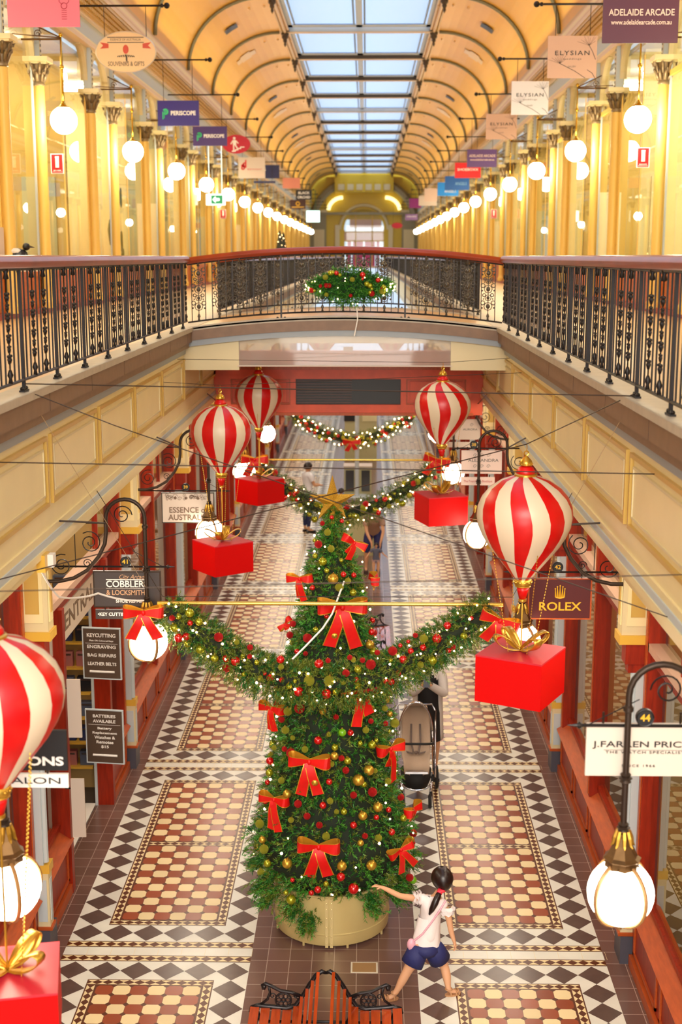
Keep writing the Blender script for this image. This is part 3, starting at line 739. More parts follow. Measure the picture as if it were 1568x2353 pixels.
# ================================================================ LANTERNS OF THE GROUND FLOOR
def lantern(s, detail=True):
    t = thing('lantern','x','lamp')    # origin at globe centre, wall towards s
    f = MB(); f.sphere((0,0,0),.172,28,18); f.build('globe',lowglobe,t,smooth=True)
    f = MB()
    for i in range(4):
        a = .6+PI/2*i
        f.tube([(.178*math.sin(p)*math.cos(a),.178*math.sin(p)*math.sin(a),.178*math.cos(p)) for p in [.35+j*(PI-.45)/12 for j in range(13)]],.0125,6)
    f.lathe([(.0,-.215),(.014,-.205),(.018,-.19),(.01,-.18),(.045,-.175),(.05,-.165),(.0,-.16)],n=10)
    f.build('cage',mat('tan_metal_strap',(168,124,76),.4,metal=.5),t,smooth=40)
    f = MB(); f.lathe([(.085,.13),(.09,.14),(.088,.185),(.1,.195),(.08,.21),(.05,.27),(.034,.31),(.03,.33)],n=8)
    for i in range(8):
        a = 2*PI*(i+.5)/8; f.sphere((.088*math.cos(a),.088*math.sin(a),.16),.006,5,3,0)
    f.build('hood',bronze,t)
    f = MB()
    for i in range(8):
        a = 2*PI*i/8; f.tube([(.03*math.cos(a),.03*math.sin(a),.345),(.042*math.cos(a),.042*math.sin(a),.31),(.05*math.cos(a),.05*math.sin(a),.275),(.062*math.cos(a),.062*math.sin(a),.262)],[.01,.012,.009,.003],5)
    f.build('leaf_collar',mat('gilt_leaf',(176,132,44),.35,metal=.7),t)
    f = MB()
    pts = [(0,0,.33),(0,0,1.0)]+[(s*(.165-.165*math.cos(q)),0,1.07+.165*math.sin(q)) for q in [PI*i/12 for i in range(0,13)]]+[(s*.33,0,.95),(s*.345,0,.85),(s*.40,0,.74),(s*.5,0,.62),(s*.62,0,.55),(s*.75,0,.52),(s*.98,0,.52)]
    f.tube(pts,.017,10)
    for z in (.36,.63): f.lathe([(.017,z-.03),(.03,z-.02),(.022,z-.008),(.036,z),(.022,z+.008),(.028,z+.02),(.017,z+.03)],n=12)
    f.lathe([(.017,.98),(.026,.99),(.026,1.01),(.017,1.02)],c=(0,0,0),n=10)
    f.build('gooseneck',ironb,t,smooth=40)
    f = MB()
    f.spiral((s*.19,0,1.1),.085,.005,1.8,dirn=-s,a0=PI if s>0 else 0); f.spiral((s*.47,0,.86),.10,.005,1.9,dirn=s,a0=2.2); f.spiral((s*.72,0,.66),.10,.005,1.9,dirn=-s,a0=1.2); f.spiral((s*.5,0,.68),.04,.004,1.5)
    f.tube([(s*.33,0,1.03),(s*.350,-1.55,1.36)],.008,6); f.tube([(s*.6,0,1.1),(s*.6,0,.64)],.004,5); f.tube([(s*.33,0,1.03),(s*.62,0,1.03)],.007,6)
    f.build('scrollwork',iron,t)
    return t
LY = [6.35,10.85,15.35,19.85,24.35,28.85,33.35,37.85,42.35]
for s, side in ((-1,'left'),(1,'right')):
    l0 = lantern(s)
    for i,y in enumerate(LY):
        q = l0 if i==0 else dup(l0)
        q.location=(s*1.6,y,2.96)
        if i < 5: q['label']='lit globe lantern on a curved iron gooseneck, %s of the %s row'%(['nearest','second','third','fourth','fifth'][i],side)
        else: q['label']='distant lit globe lantern of the %s row beyond the footbridge'%side; q['group']='distant lanterns of the %s row'%side
# number discs and sign rods
def disc(num, s, y, xr0, xr1, xd, z):
    t = thing('number_sign','round black disc with gold numerals on the iron rod of the %s'%{'44':'right foreground lantern','41':'second left lantern','42':'second right lantern','39':'third left lantern','38':'third right lantern'}[num],'sign',(s*xd,y,z),0)
    f = MB(); f.tube([(0,-.012,.045),(0,.012,.045)],.046,20); f.ring((0,-.012,.045),.043,.004,'y',20,5); f.build('disc',black,t,smooth=40)
    f = MB(); f.tube([(s*(xr0-xd),0,0),(s*(xr1-xd),0,0)],.009,6); f.lathe([(0,-.02),(.012,-.01),(.016,0),(.012,.01),(0,.02)],c=(s*(xr0-xd),0,0),n=8)
    f.tube([(s*(xr0-xd),0,0),(s*(xr0-xd)-s*.06,0,0)],[.012,.002],8); f.tube([(s*(xr0-xd+.04),0,.0),(s*(xr0-xd+.3),0,.14)],.003,4); f.build('rod',iron,t)
    text(num,.06,(0,-.0145,.045),goldp,t,bold=.001,height=.038,width=.05)
    return t
disc('44',1,6.38,1.36,2.6,1.69,3.86); disc('41',-1,10.90,1.42,2.5,1.78,3.60); disc('42',1,10.90,1.5,2.5,1.9,3.57); disc('39',-1,15.40,1.40,2.5,1.88,3.46); disc('38',1,15.40,1.35,2.5,1.54,3.98)
# ================================================================ SIGNS
def board(label, x0, x1, y, z0, z1, m, rod=None, rz=0, edge=None, oval=False, name='hanging_sign', hang=.1):
    cx, cz = (x0+x1)/2, (z0+z1)/2; w_, h = (x1-x0)/2, (z1-z0)/2
    t = thing(name, label, 'sign', (cx,y,cz), rz)
    f = MB()
    if oval:
        poly = [(w_*math.cos(2*PI*i/40), h*math.sin(2*PI*i/40)) for i in range(40)]
        f.prism(poly,-.012,.012,'y'); f.build('board',m,t)
        if edge:
            f = MB(); f.tube([(p[0],-.0,p[1]) for p in poly]+[(poly[0][0],0,poly[0][1])],.014,5,caps=False); f.build('rim',edge,t)
    else:
        f.box(-w_,w_,-.01,.01,-h,h); f.build('board',m,t)
        if edge:
            f = MB(); e_=.012
            f.box(-w_-e_,w_+e_,-.012,.012,h,h+e_); f.box(-w_-e_,w_+e_,-.012,.012,-h-e_,-h); f.box(-w_-e_,-w_,-.012,.012,-h,h); f.box(w_,w_+e_,-.012,.012,-h,h); f.build('rim',edge,t)
    if hang:
        f = MB()
        for sx in (-.7,.7): f.tube([(sx*w_,0,h*(.7 if oval else 1)),(sx*w_,0,h+hang)],.006,5)
        f.build('chain',ironb,t)
    return t
t = board('cream shop sign of the watch specialist under number 44, right foreground',1.40,1.96,6.40,3.585,3.865,white,hang=.06)
text('J.FARREN PRICE',.1,(.0,-.012,.03),black,t,bold=.0008,width=.49,height=.042); text('THE WATCH SPECIALISTS',.03,(.03,-.012,-.012),black,t,width=.42,height=.014,space=1.2); text('SINCE 1966',.03,(-.01,-.012,-.085),black,t,width=.17,height=.013,space=1.3)
f = MB(); f.box(-.19,.25,-.0125,-.011,-.0005,.001); f.build('rule',black,t)
t = board('dark grey cobbler and locksmith sign under number 41',-2.06,-1.50,10.93,3.245,3.545,mat('dark_grey_board',(66,58,56),.4),edge=ironb,hang=.05)
text('City Arcade',.05,(.05,-.012,.11),mat('copper_letter_paint',(206,160,120),.5),t,width=.24,height=.05,shear=.4); text('COBBLERS',.1,(0,-.012,.045),whitep,t,bold=.0015,width=.36,height=.06); text('& LOCKSMITHS',.08,(0,-.012,-.03),MATS['copper_letter_paint'],t,bold=.001,width=.36,height=.045); text('SHOE REPAIRS',.05,(.03,-.012,-.105),whitep,t,bold=.001,width=.26,height=.028)
f = MB(); f.box(-.18,.18,-.0125,-.011,.083,.089); f.box(-.18,.18,-.0125,-.011,.005,.011); f.build('rule',whitep,t)
t = board('narrow dark strip sign reading KEY CUTTING ENGRAVING below the cobbler sign',-2.06,-1.50,10.93,3.13,3.215,MATS['dark_grey_board'],hang=.03)
text('•KEY CUTTING•ENGRAVING•',.04,(0,-.012,0),whitep,t,bold=.001,width=.52,height=.03)
mar = mat('deep_maroon_board',(84,22,22),.4)
t = board('maroon crown watch sign under number 42 on the right',1.67,2.19,10.93,3.16,3.50,mar,edge=woodl,hang=.05)
text('ROLEX',.12,(0,-.012,-.07),goldp,t,bold=.002,width=.36,height=.075)
f = MB()
for i,(a,L) in enumerate(((-.5,.085),(-.25,.095),(0,.1),(.25,.095),(.5,.085))):
    f.tube([(a*.07,-.014,.015),(math.sin(a)*L,-.014,.015+math.cos(a)*L)],[.008,.003],5); f.sphere((math.sin(a)*L,-.014,.015+math.cos(a)*L),.007,6,4)
f.tube([(-.035,-.014,.015),(0,-.014,.008),(.035,-.014,.015)],.007,5); f.build('crown_emblem',goldp,t)
bl_ = mat('brown_grey_board',(84,66,52),.45)
t = board('brown board reading KEYCUTTING, upper of the two beside the open left shop',-2.60,-2.22,12.8,1.98,2.50,bl_,rz=-.12,edge=lgrey,hang=0)
for z,tx,hh in ((.19,'KEYCUTTING',.04),(.135,'Plain OR Coloured Keys',.02),(.07,'ENGRAVING',.035),(-.02,'BAG REPAIRS',.035),(-.11,'LEATHER BELTS',.035)): text(tx,.06,(0,-.012,z),whitep,t,bold=.0012,width=.30 if len(tx)<14 else .25,height=hh)
f = MB(); f.tube([(-.13,-.014,-.19),(.13,-.014,-.19)],.012,6); f.box(-.17,.17,-.0125,-.011,.104,.107); f.build('rule',whitep,t)
t = board('brown board reading BATTERIES AVAILABLE, lower of the two beside the open left shop',-2.60,-2.22,12.8,1.07,1.63,bl_,rz=-.12,edge=lgrey,hang=0)
for z,tx,w2 in ((.22,'BATTERIES',.24),(.165,'AVAILABLE',.24),(.09,'Battery',.15),(.04,'Replacement',.26),(-.01,'Watches &',.22),(-.06,'Remotes',.18),(-.11,'$15',.08)): text(tx,.05,(0,-.012,z),whitep,t,bold=.0012,width=w2,height=.033)
f = MB(); f.tube([(-.13,-.014,-.2),(.13,-.014,-.2)],.012,6); f.box(-.17,.17,-.0125,-.011,.127,.13); f.build('rule',whitep,t)
for z0,z1,n_ in ((1.68,2.26,'upper'),(.66,1.26,'lower')):
    t = board('blank cream flag sign on the red post of the left shop, %s one'%n_,-2.57,-2.44,11.9,z0,z1,white,hang=0,name='flag_sign')
    f = MB(); f.tube([(-.12,0,.2),(.03,0,.2)],.008,6); f.build('bracket',iron,t)
t = board('black sign with white lettering ending ONS, behind the near-left balloon',-2.0,-1.28,6.45,3.57,3.79,black,hang=.08)
text('CREATIONS',.1,(.09,-.012,-.06),whitep,t,bold=.003,width=.5,height=.05)
t = board('white strip sign reading SALON, under the black sign at far left',-2.0,-1.28,6.45,3.475,3.55,whitep,hang=.02)
text('HAIR SALON',.05,(.05,-.012,0),black,t,width=.54,height=.035)
t = board('pale sign reading ESSENCE of AUSTRALIA under number 39',-2.17,-1.56,15.45,3.07,3.42,white,edge=ironl,hang=.05)
text('ESSENCE of',.1,(.0,-.012,-.03),mat('brown_letter_paint',(112,88,68),.5),t,bold=.0015,width=.46,height=.07); text('AUSTRALIA',.1,(0,-.012,-.12),MATS['brown_letter_paint'],t,bold=.0015,width=.48,height=.07)
f = MB()
for i in range(22):
    x=-.28+.56*random.random(); z=.1+.06*random.random(); f.spiral((x,-.013,z),.02+.015*random.random(),.0025,1.2,n=10)
for x in (-.15,-.02,.12): f.sphere((x,-.013,.12),.018,8,5,0,(1,.3,1))
f.build('leaf_ornament',MATS['brown_letter_paint'],t)
pk = mat('pale_pink_board',(226,196,180),.45)
t = board('pale pink boutique sign under the third right lantern',1.40,1.88,15.45,3.67,3.95,pk,hang=.04)
text('ALEXANDRA',.06,(.02,-.012,.02),ironl,t,width=.36,height=.035)
f = MB()
for x in (-.08,0,.08): f.spiral((x,-.013,.08),.025,.002,1.3,n=10); f.spiral((x,-.013,-.05),.025,.002,1.3,n=10)
f.build('ornament',ironl,t)
t = board('narrow pink strip sign below the boutique sign',1.40,1.80,15.45,3.53,3.63,pk,hang=.03); text('The French Lily Boutique',.04,(0,-.012,0),mat('dusky_rose_letter',(196,96,90),.5),t,width=.34,height=.035)
t = board('white sign beyond the far-right balloon',1.5,2.01,19.95,3.46,3.77,white,hang=.04); text('AURORA',.05,(.1,-.012,0),ironl,t,width=.22,height=.03); 
f = MB(); f.spiral((.12,-.013,.07),.03,.002,1.3,n=10); f.build('ornament',ironl,t)
t = board('white strip sign just below the white sign beyond the far-right balloon',1.5,2.01,19.95,3.34,3.42,white,hang=.03)
# --- upper signs: all hang from iron rods
def rodpair():
    first = None
    for s, side in ((-1,'left'),(1,'right')):
        for k in range(0,17):
            y = 16.55+6*k
            if first is None:
                first = thing('sign_rod','x','bracket'); q = first
                f = MB(); f.tube([(0,0,0),(1.75,0,0)],.018,6); f.sphere((-.02,0,0),.05,8,6); f.lathe([(.02,-.03),(.03,0),(.02,.03)],c=(.06,0,0),n=8); f.build('rod',iron,first)
            else: q = dup(first)
            q.location=(s*3.03,y,10.22); q.rotation_euler=(0,0,0 if s>0 else PI); q['label']='black iron sign rod with ball finial projecting from the %s cornice'%side; q['group']='sign rods of the %s cornice'%side
rodpair()
def up(label, cx, cz, w_, h, y, m, **k):
    return board(label,cx-w_/2,cx+w_/2,y,cz-h/2,cz+h/2,m,hang=10.2-cz-h/2,**k)
def lobster(t):
    f = MB(); R=.008
    f.ring((.25,-.014,.03),.035,R*.6,'y',12,4); 
    for i in range(5): f.tube([(.22,-.014,-.02-i*.025),(.28,-.014,-.02-i*.025)],R*.5,4)
    for s in (-1,1): f.tube([(.25+s*.03,-.014,.05),(.25+s*.06,-.014,.08),(.25+s*.05,-.014,.13),(.25+s*.02,-.014,.14)],R*.6,4); f.ring((.25+s*.04,-.014,.13),.02,R*.5,'y',8,4)
    f.build('lobster_outline',mat('dark_red_line',(176,40,60),.5),t)
purple = mat('deep_purple_board',(84,32,56),.45); violet=mat('violet_board',(92,60,120),.45); indigo = mat('indigo_board',(40,20,120),.45)
t = up('plain rose pink sign with a red lobster drawing at the top left',-3.62,9.12,.87,.42,16.55,mat('rose_pink_board',(214,104,120),.5)); lobster(t)
t = up('cream oval sign reading SOUVENIRS & GIFTS on the left',-3.70,9.50,.98,.63,22.55,mat('biscuit_board',(222,186,140),.45),edge=mat('silver_rim',(210,200,186),.3,metal=.4),oval=True)
text('SOUVENIRS & GIFTS',.09,(0,-.014,-.19),MATS['brown_letter_paint'],t,bold=.001,width=.6,height=.07); text('ESSENCE OF AUSTRALIA',.05,(0,-.014,.19),MATS['brown_letter_paint'],t,width=.5,height=.035)
f = MB(); f.prism([(-.3,.14),(.3,.14),(.3,.155),(-.3,.155)],-.016,-.012,'y',0); f.prism([(-.3,.22),(.3,.22),(.3,.235),(-.3,.235)],-.016,-.012,'y',0)
for s in (-1,1): f.prism([(s*.28,.13),(s*.42,.15),(s*.37,.1),(s*.42,.05),(s*.28,.06)],-.016,-.012,'y',1)
f.sphere((0,-.014,.04),.06,8,6,1,(.8,.15,1.2))
for s in (-1,0,1):
    for j in range(5): f.tube([(s*.03*j,-.014,-.04-(.02*j if s==0 else .005*j)),(s*.03*j+.02*(1 if s>=0 else -1),-.014,-.08-(.02*j if s==0 else 0))],.008,4,2)
f.build('flower_emblem',[MATS['brown_letter_paint'],mat('coral_red',(196,72,50),.5),black],t)
def peri(t):
    text('PERISCOPE',.1,(.1,-.012,0),whitep,t,bold=.003,width=.52,height=.09)
    f = MB(); f.ring((-.27,-.013,.03),.05,.016,'y',16,5,a0=-2.4,a1=2.6); f.tube([(-.325,-.013,.03),(-.325,-.013,-.12)],.013,5); f.tube([(-.295,-.013,.03),(-.295,-.013,-.10)],.008,5); f.ring((-.27,-.013,.03),.02,.009,'y',12,5)
    f.build('p_emblem',mat('mint_green_paint',(60,190,130),.5),t)
t = up('indigo sign reading PERISCOPE, nearer of the two on the left',-3.69,9.15,.87,.51,28.55,indigo); peri(t)
t = up('dark violet sign reading PERISCOPE, farther of the two on the left',-3.73,9.21,.87,.48,34.55,mat('dark_violet_board',(62,34,104),.45)); peri(t)
t = up('red oval sign with a white figure going up stairs',-3.64,9.5,.84,.54,40.55,mat('crimson_board',(190,10,40),.45),oval=True)
f = MB(); f.sphere((-.06,-.014,.17),.04,8,6,0,(1,.2,1)); f.prism([(-.11,.12),(-.01,.12),(.0,-.03),(-.1,-.03)],-.016,-.012,'y')
f.tube([(-.1,-.014,.1),(-.17,-.014,.0)],.018,5); f.tube([(-.02,-.014,.1),(.06,-.014,.02)],.018,5); f.tube([(-.08,-.014,-.02),(-.08,-.014,-.2)],.022,5); f.tube([(-.04,-.014,-.02),(.02,-.014,-.1),(.04,-.014,-.17)],.02,5)
f.prism([(-.14,-.22),(-.02,-.22),(-.02,-.18),(.06,-.18),(.06,-.14),(.14,-.14),(.14,-.10),(.24,-.10),(.24,-.07),(.11,-.07),(.11,-.11),(.03,-.11),(.03,-.15),(-.05,-.15),(-.05,-.19),(-.14,-.19)],-.016,-.012,'y'); f.build('stair_figure',whitep,t)
t = up('off-white sign with red initials on the left',-3.7,9.2,.92,.7,46.55,white); text('d',.3,(-.25,-.012,.12),mat('red_letter_paint',(206,20,30),.5),t,bold=.01,height=.26,width=.14); text('8',.2,(-.3,-.012,.02),MATS['red_letter_paint'],t,bold=.008,height=.2,width=.14); text('RESTAURANT',.06,(.1,-.012,-.05),MATS['red_letter_paint'],t,width=.5,height=.05)
f = MB(); f.box(-.42,.42,-.0125,-.011,-.26,-.2); f.box(-.4,.42,-.0125,-.011,-.16,-.14); f.build('text_band',pk,t)
t = up('navy sign beyond the off-white sign on the left',-3.50,9.44,.72,.51,52.55,mat('navy_board',(24,28,80),.45)); text('S',.1,(-.2,-.012,.08),whitep,t,height=.12,width=.07)
t = up('narrow navy strip sign below the navy sign',-3.72,9.05,.85,.08,52.50,MATS['navy_board'])
up('plain salmon sign far along the left gallery',-3.35,9.65,.83,.49,64.55,mat('salmon_board',(222,140,116),.5))
t = up('black sign with white lettering far along the left gallery',-3.04,9.37,.84,.49,70.55,black); text('BLACK',.15,(0,-.012,.1),whitep,t,bold=.004,width=.6,height=.13); text('ORCHID',.15,(0,-.012,-.12),whitep,t,bold=.004,width=.66,height=.13)
t = up('dark brown sign with gold motif far along the left gallery',-3.66,9.12,.89,.51,76.55,mat('espresso_board',(62,26,18),.45)); f=MB(); f.ring((0,-.014,.04),.1,.03,'y',8,4); f.box(-.35,.35,-.013,-.011,-.17,-.13); f.build('gold_motif',goldp,t)
f = MB(); f.box(-3.44,-2.64,82.5,82.6,8.3,9.0,0); f.box(-3.44,-2.64,82.49,82.5,8.96,9.0,1); f.tube([(-3.2,82.55,8.9),(-3.2,82.55,10.2)],.02,4,1); f.tube([(-2.9,82.55,8.9),(-2.9,82.55,10.2)],.02,4,1)
tag(f.build('exit_sign',[emis('lit_white_green_panel',(214,255,246),2.2),mat('dark_green',(20,90,60),.5)]),'glowing white-green lit sign far along the left gallery','sign')
def aa(t,sc=1):
    text('ADELAIDE ARCADE',.1,(.01,-.012,.07),mat('rose_gold_letter',(236,206,188),.5),t,bold=.0012,width=.78,height=.075); text('www.adelaidearcade.com.au',.06,(.01,-.012,-.04),MATS['rose_gold_letter'],t,bold=.0008,width=.72,height=.055)
t = up('dark plum sign reading ADELAIDE ARCADE at the top right corner',3.52,8.98,.90,.55,16.55,purple); aa(t)
def ely(t):
    text('ELYSIAN',.12,(.0,-.012,.06),black,t,bold=.001,width=.56,height=.07,space=1.25); text('weddings',.05,(.0,-.012,-.03),ironl,t,width=.3,height=.035,space=1.2); text('GALLERY',.04,(0,-.012,-.15),ironl,t,width=.13,height=.025)
    f = MB()
    for (a,b_,c_) in (((-.2,-.1),(.05,-.22),(.22,-.33)),((.27,.18),(.33,.08),(.38,-.04)),((.25,-.2),(.33,-.25),(.38,-.33))):
        f.tube([(a[0],-.013,a[1]),(b_[0],-.013,b_[1]),(c_[0],-.013,c_[1])],.005,4)
    for (cx,cz) in ((-.2,-.1),(.27,.18)):
        for i in range(9):
            g_=.6+i*.28; L=.12+.04*(i%3); f.tube([(cx,-.013,cz),(cx+L*math.cos(g_),-.013,min(.32,cz+L*math.sin(g_)))],.0018,3)
    f.build('seedhead_drawing',iron,t)
t = up('dusty pink ELYSIAN sign, nearest of the three on the right',3.61,9.40,.80,.66,22.55,mat('dusty_pink_board',(206,166,142),.45)); ely(t)
t = up('white ELYSIAN sign, middle of the three on the right',3.65,9.44,.77,.67,28.55,mat('cool_white_board',(236,232,236),.45)); ely(t)
t = up('dusty pink ELYSIAN sign, farthest of the three on the right',3.66,9.43,.78,.62,34.55,MATS['dusty_pink_board']); ely(t)
t = up('violet sign reading ADELAIDE ARCADE farther along the right gallery',3.69,9.08,.89,.52,40.55,violet); aa(t)
t = up('bright red sign on the right gallery',3.72,9.11,.89,.51,46.55,mat('bright_red_board',(226,20,26),.45)); text('SHOEBOXX',.12,(0,-.012,.02),whitep,t,bold=.002,width=.72,height=.09)
t = up('royal blue sign on the right gallery',3.76,9.0,.95,.53,52.55,mat('royal_blue_board',(20,90,170),.45)); text('ANGELS',.12,(.15,-.012,-.02),mat('pale_blue_letter',(140,190,230),.5),t,width=.45,height=.11)
t = up('azure sign on the right gallery beyond the royal blue one',3.77,9.07,.91,.57,58.55,mat('azure_board',(20,140,236),.45)); text('ANGELS',.12,(.1,-.012,-.1),whitep,t,width=.5,height=.11)
up('small beige sign beyond the azure sign on the right',3.31,9.1,.61,.6,64.55,mat('beige_board',(220,190,170),.5))
up('white sign far along the right gallery',3.44,9.07,.94,.5,70.55,white)
up('magenta-purple sign far along the right gallery',3.0,9.18,.67,.53,76.55,mat('magenta_purple_board',(130,20,110),.45))
t = up('small mauve lettered sign far along the right gallery',2.99,8.58,.75,.36,82.55,mat('mauve_board',(130,96,150),.45)); text('ADELAIDE',.1,(0,-.012,.04),whitep,t,width=.6,height=.08)
up('small red oval sign near the far end wall on the right',2.51,8.49,.8,.44,100.55,MATS['crimson_board'],oval=True)
def firesign(label, loc, rz=0):
    t = thing('fire_sign',label,'sign',loc,rz); f = MB(); f.box(-.1,.1,-.01,.01,-.15,.15,1); f.box(-.085,.085,-.013,-.01,-.14,.14,0); f.tube([(0,-.016,-.06),(0,-.016,.09)],.03,8,1); f.box(-.03,.03,-.016,-.013,.08,.11,1)
    f.box(-.06,.06,-.016,-.013,-.105,-.095,1); f.box(-.075,.075,-.016,-.013,-.125,-.12,1); f.build('plate',[mat('signal_red',(220,16,20),.45),whitep],t); return t
firesign('red fire extinguisher sign by the second column on the left upper gallery',(-4.55,21.0,7.62)); firesign('red fire extinguisher sign by the column on the right upper gallery',(4.52,21.0,7.70))
firesign('small distant red fire sign on the left upper gallery',(-4.55,45,7.6)); firesign('small distant red fire sign on the right upper gallery',(4.5,45,7.6))
for x,y,lb in ((-4.9+.5,42,'left'),):
    t = thing('exit_sign','green and white running-figure exit sign on the left upper gallery','sign',(-4.45,42,7.95)); f = MB(); f.box(-.3,.3,-.04,.04,-.17,.17,0); f.box(-.14,.22,-.045,-.04,-.13,.13,1); f.prism([(-.1,0),(0,.1),(0,.04),(.12,.04),(.12,-.04),(0,-.04),(0,-.1)],-.05,-.045,'y',0); f.tube([(-.2,0,.15),(-.2,0,2.1)],.01,5,0); f.tube([(.2,0,.15),(.2,0,2.1)],.01,5,0); f.build('panel',[emis('lit_white_panel',(240,255,246),1.2),mat('exit_green',(30,170,120),.5)],t)
# things in the left upper windows
f = MB(); f.box(-5.9,-5.88,20.2,21.6,7.0,8.0,0); tag(f.build('picture',mat('dark_picture',(74,64,44),.4)),'dark framed picture inside the first left upper shop','picture').location=(-2.4,0,0)
leafm = mat('glossy_leaf_green',(36,84,48),.3)
t = thing('potted_plant','tall potted monstera with broad leaves in the left upper window','plant',(-5.25,29.3,5.42))
f = MB(); f.lathe([(.0,0),(.16,0),(.22,.4),(.2,.42),(.0,.4)],n=14); f.build('pot',white,t,smooth=40)
f = MB(); g_ = MB()
for i,(dx,dy,dz,R) in enumerate(((.0,-.3,2.2,.22),(.1,.2,2.1,.2),(-.05,-.35,1.35,.26),(.1,.15,1.15,.22),(.0,-.1,.9,.22),(.1,.3,.8,.2),(.05,-.5,.95,.2))):
    f.tube([(0,0,.4),(dx*.5,dy*.4,dz*.6),(dx,dy,dz)],.012,5)
    n=14; vs=[(dx+.02,dy+R*math.sin(2*PI*j/n)*(.8+.2*math.cos(4*PI*j/n)),dz+R*1.1*math.cos(2*PI*j/n)-.05) for j in range(n)]+[(dx-.04,dy,dz)]
    g_.add(vs,[(j,(j+1)%n,n) for j in range(n)])
f.build('stem',leafm,t); g_.build('leaf',leafm,t)
t = thing('magpie_figure','black and white magpie figure on the first left upper window sill','figurine',(-4.7,18.95,5.98))
f = MB(); f.sphere((0,0,.25),.1,12,8,0,(1.5,.8,.9)); f.sphere((.13,0,.36),.055,10,7,0); f.tube([(.17,0,.36),(.25,0,.35)],[.02,.003],6,1); f.tube([(-.1,0,.26),(-.32,0,.3)],[.05,.02],6,0); f.sphere((-.02,-.05,.3),.06,8,6,2,(1.4,.6,.7)); f.box(-.02,0,-.03,-.02,0,.18,0); f.box(-.02,0,.02,.03,0,.18,0); f.build('bird_body',[black,ironl,whitep],t)
f = MB(); f.box(-.15,.15,-.1,.1,-.0,.012,0); tag(f.build('sill_box',whitep),'small white box on the first left upper window sill','box').location=(-4.72,19.5,5.99)
f = MB(); f.box(-.02,.0,-.35,.35,0,.5,0); tag(f.build('notice',mat('pale_notice',(220,200,186),.5)),'pale lilac framed notice inside the first left window','notice').location=(-4.8,18.3,6.1)
# small black Christmas trees on the distant left gallery
for i,(y,x) in enumerate(((58,-3.5),(62,-3.6))):
    t = thing('dark_tree','slim dark Christmas tree with white lights, %s of two on the far left gallery'%['nearer','farther'][i],'tree',(x,y,5.33))
    f = MB(); f.lathe([(.0,0),(.3,.05),(.22,.5),(.26,.52),(.15,1.1),(.18,1.12),(.05,1.9),(0,2.0)],n=10); f.build('foliage',mat('dark_tinsel',(30,36,24),.6),t)
    f = MB()
    for j in range(26): a=j*2.4; r_=.28*(1-j/28)+.02; f.sphere((r_*math.cos(a),r_*math.sin(a),.1+j*.07),.022,5,4)
    f.build('lights',bulbm,t)
# ================================================================ BALLOONS WITH GIFT BOXES
def stripes_mesh(twist):
    prof = [(.05,-.40),(.085,-.36),(.14,-.29),(.20,-.215),(.255,-.145),(.30,-.07),(.33,.0),(.342,.07),(.335,.14),(.305,.21),(.25,.275),(.17,.33),(.08,.36),(.0,.368)]
    n = 64; f = MB(); vs = []
    for i,(r,z) in enumerate(prof):
        tw = twist*math.sin(i/len(prof)*PI*1.2)
        for j in range(n): a = 2*PI*j/n+tw; vs.append((r*math.cos(a),r*math.sin(a),z))
    f.v = vs
    for i in range(len(prof)-1):
        for j in range(n): f.f.append((i*n+j,i*n+(j+1)%n,(i+1)*n+(j+1)%n,(i+1)*n+j)); f.m.append((j//4)%2)
    return f.mesh('envelope',[red,ivory],smooth=True)
def link_chain(f, a, b, r=.006, m=0):
    a, b = Vector(a), Vector(b); L = (b-a).length; n = max(4,int(L/.022))
    for i in range(n):
        p = a.lerp(b,(i+.5)/n); d=(b-a).normalized()*.008
        f.tube([p-d,p,p+d],[r*.4,r*.75,r*.4],4,m)
def wire(label, pts, r=.004, m=None, name='wire', cat='wire', sag=0):
    f = MB(); P=[]
    for a,b_ in zip(pts[:-1],pts[1:]):
        for i in range(8):
            q=i/8; p=Vector(a).lerp(Vector(b_),q); p.z -= sag*4*q*(1-q); P.append(p)
    P.append(Vector(pts[-1])); f.tube(P,r,5); return tag(f.build(name,m or ironb),label,cat)
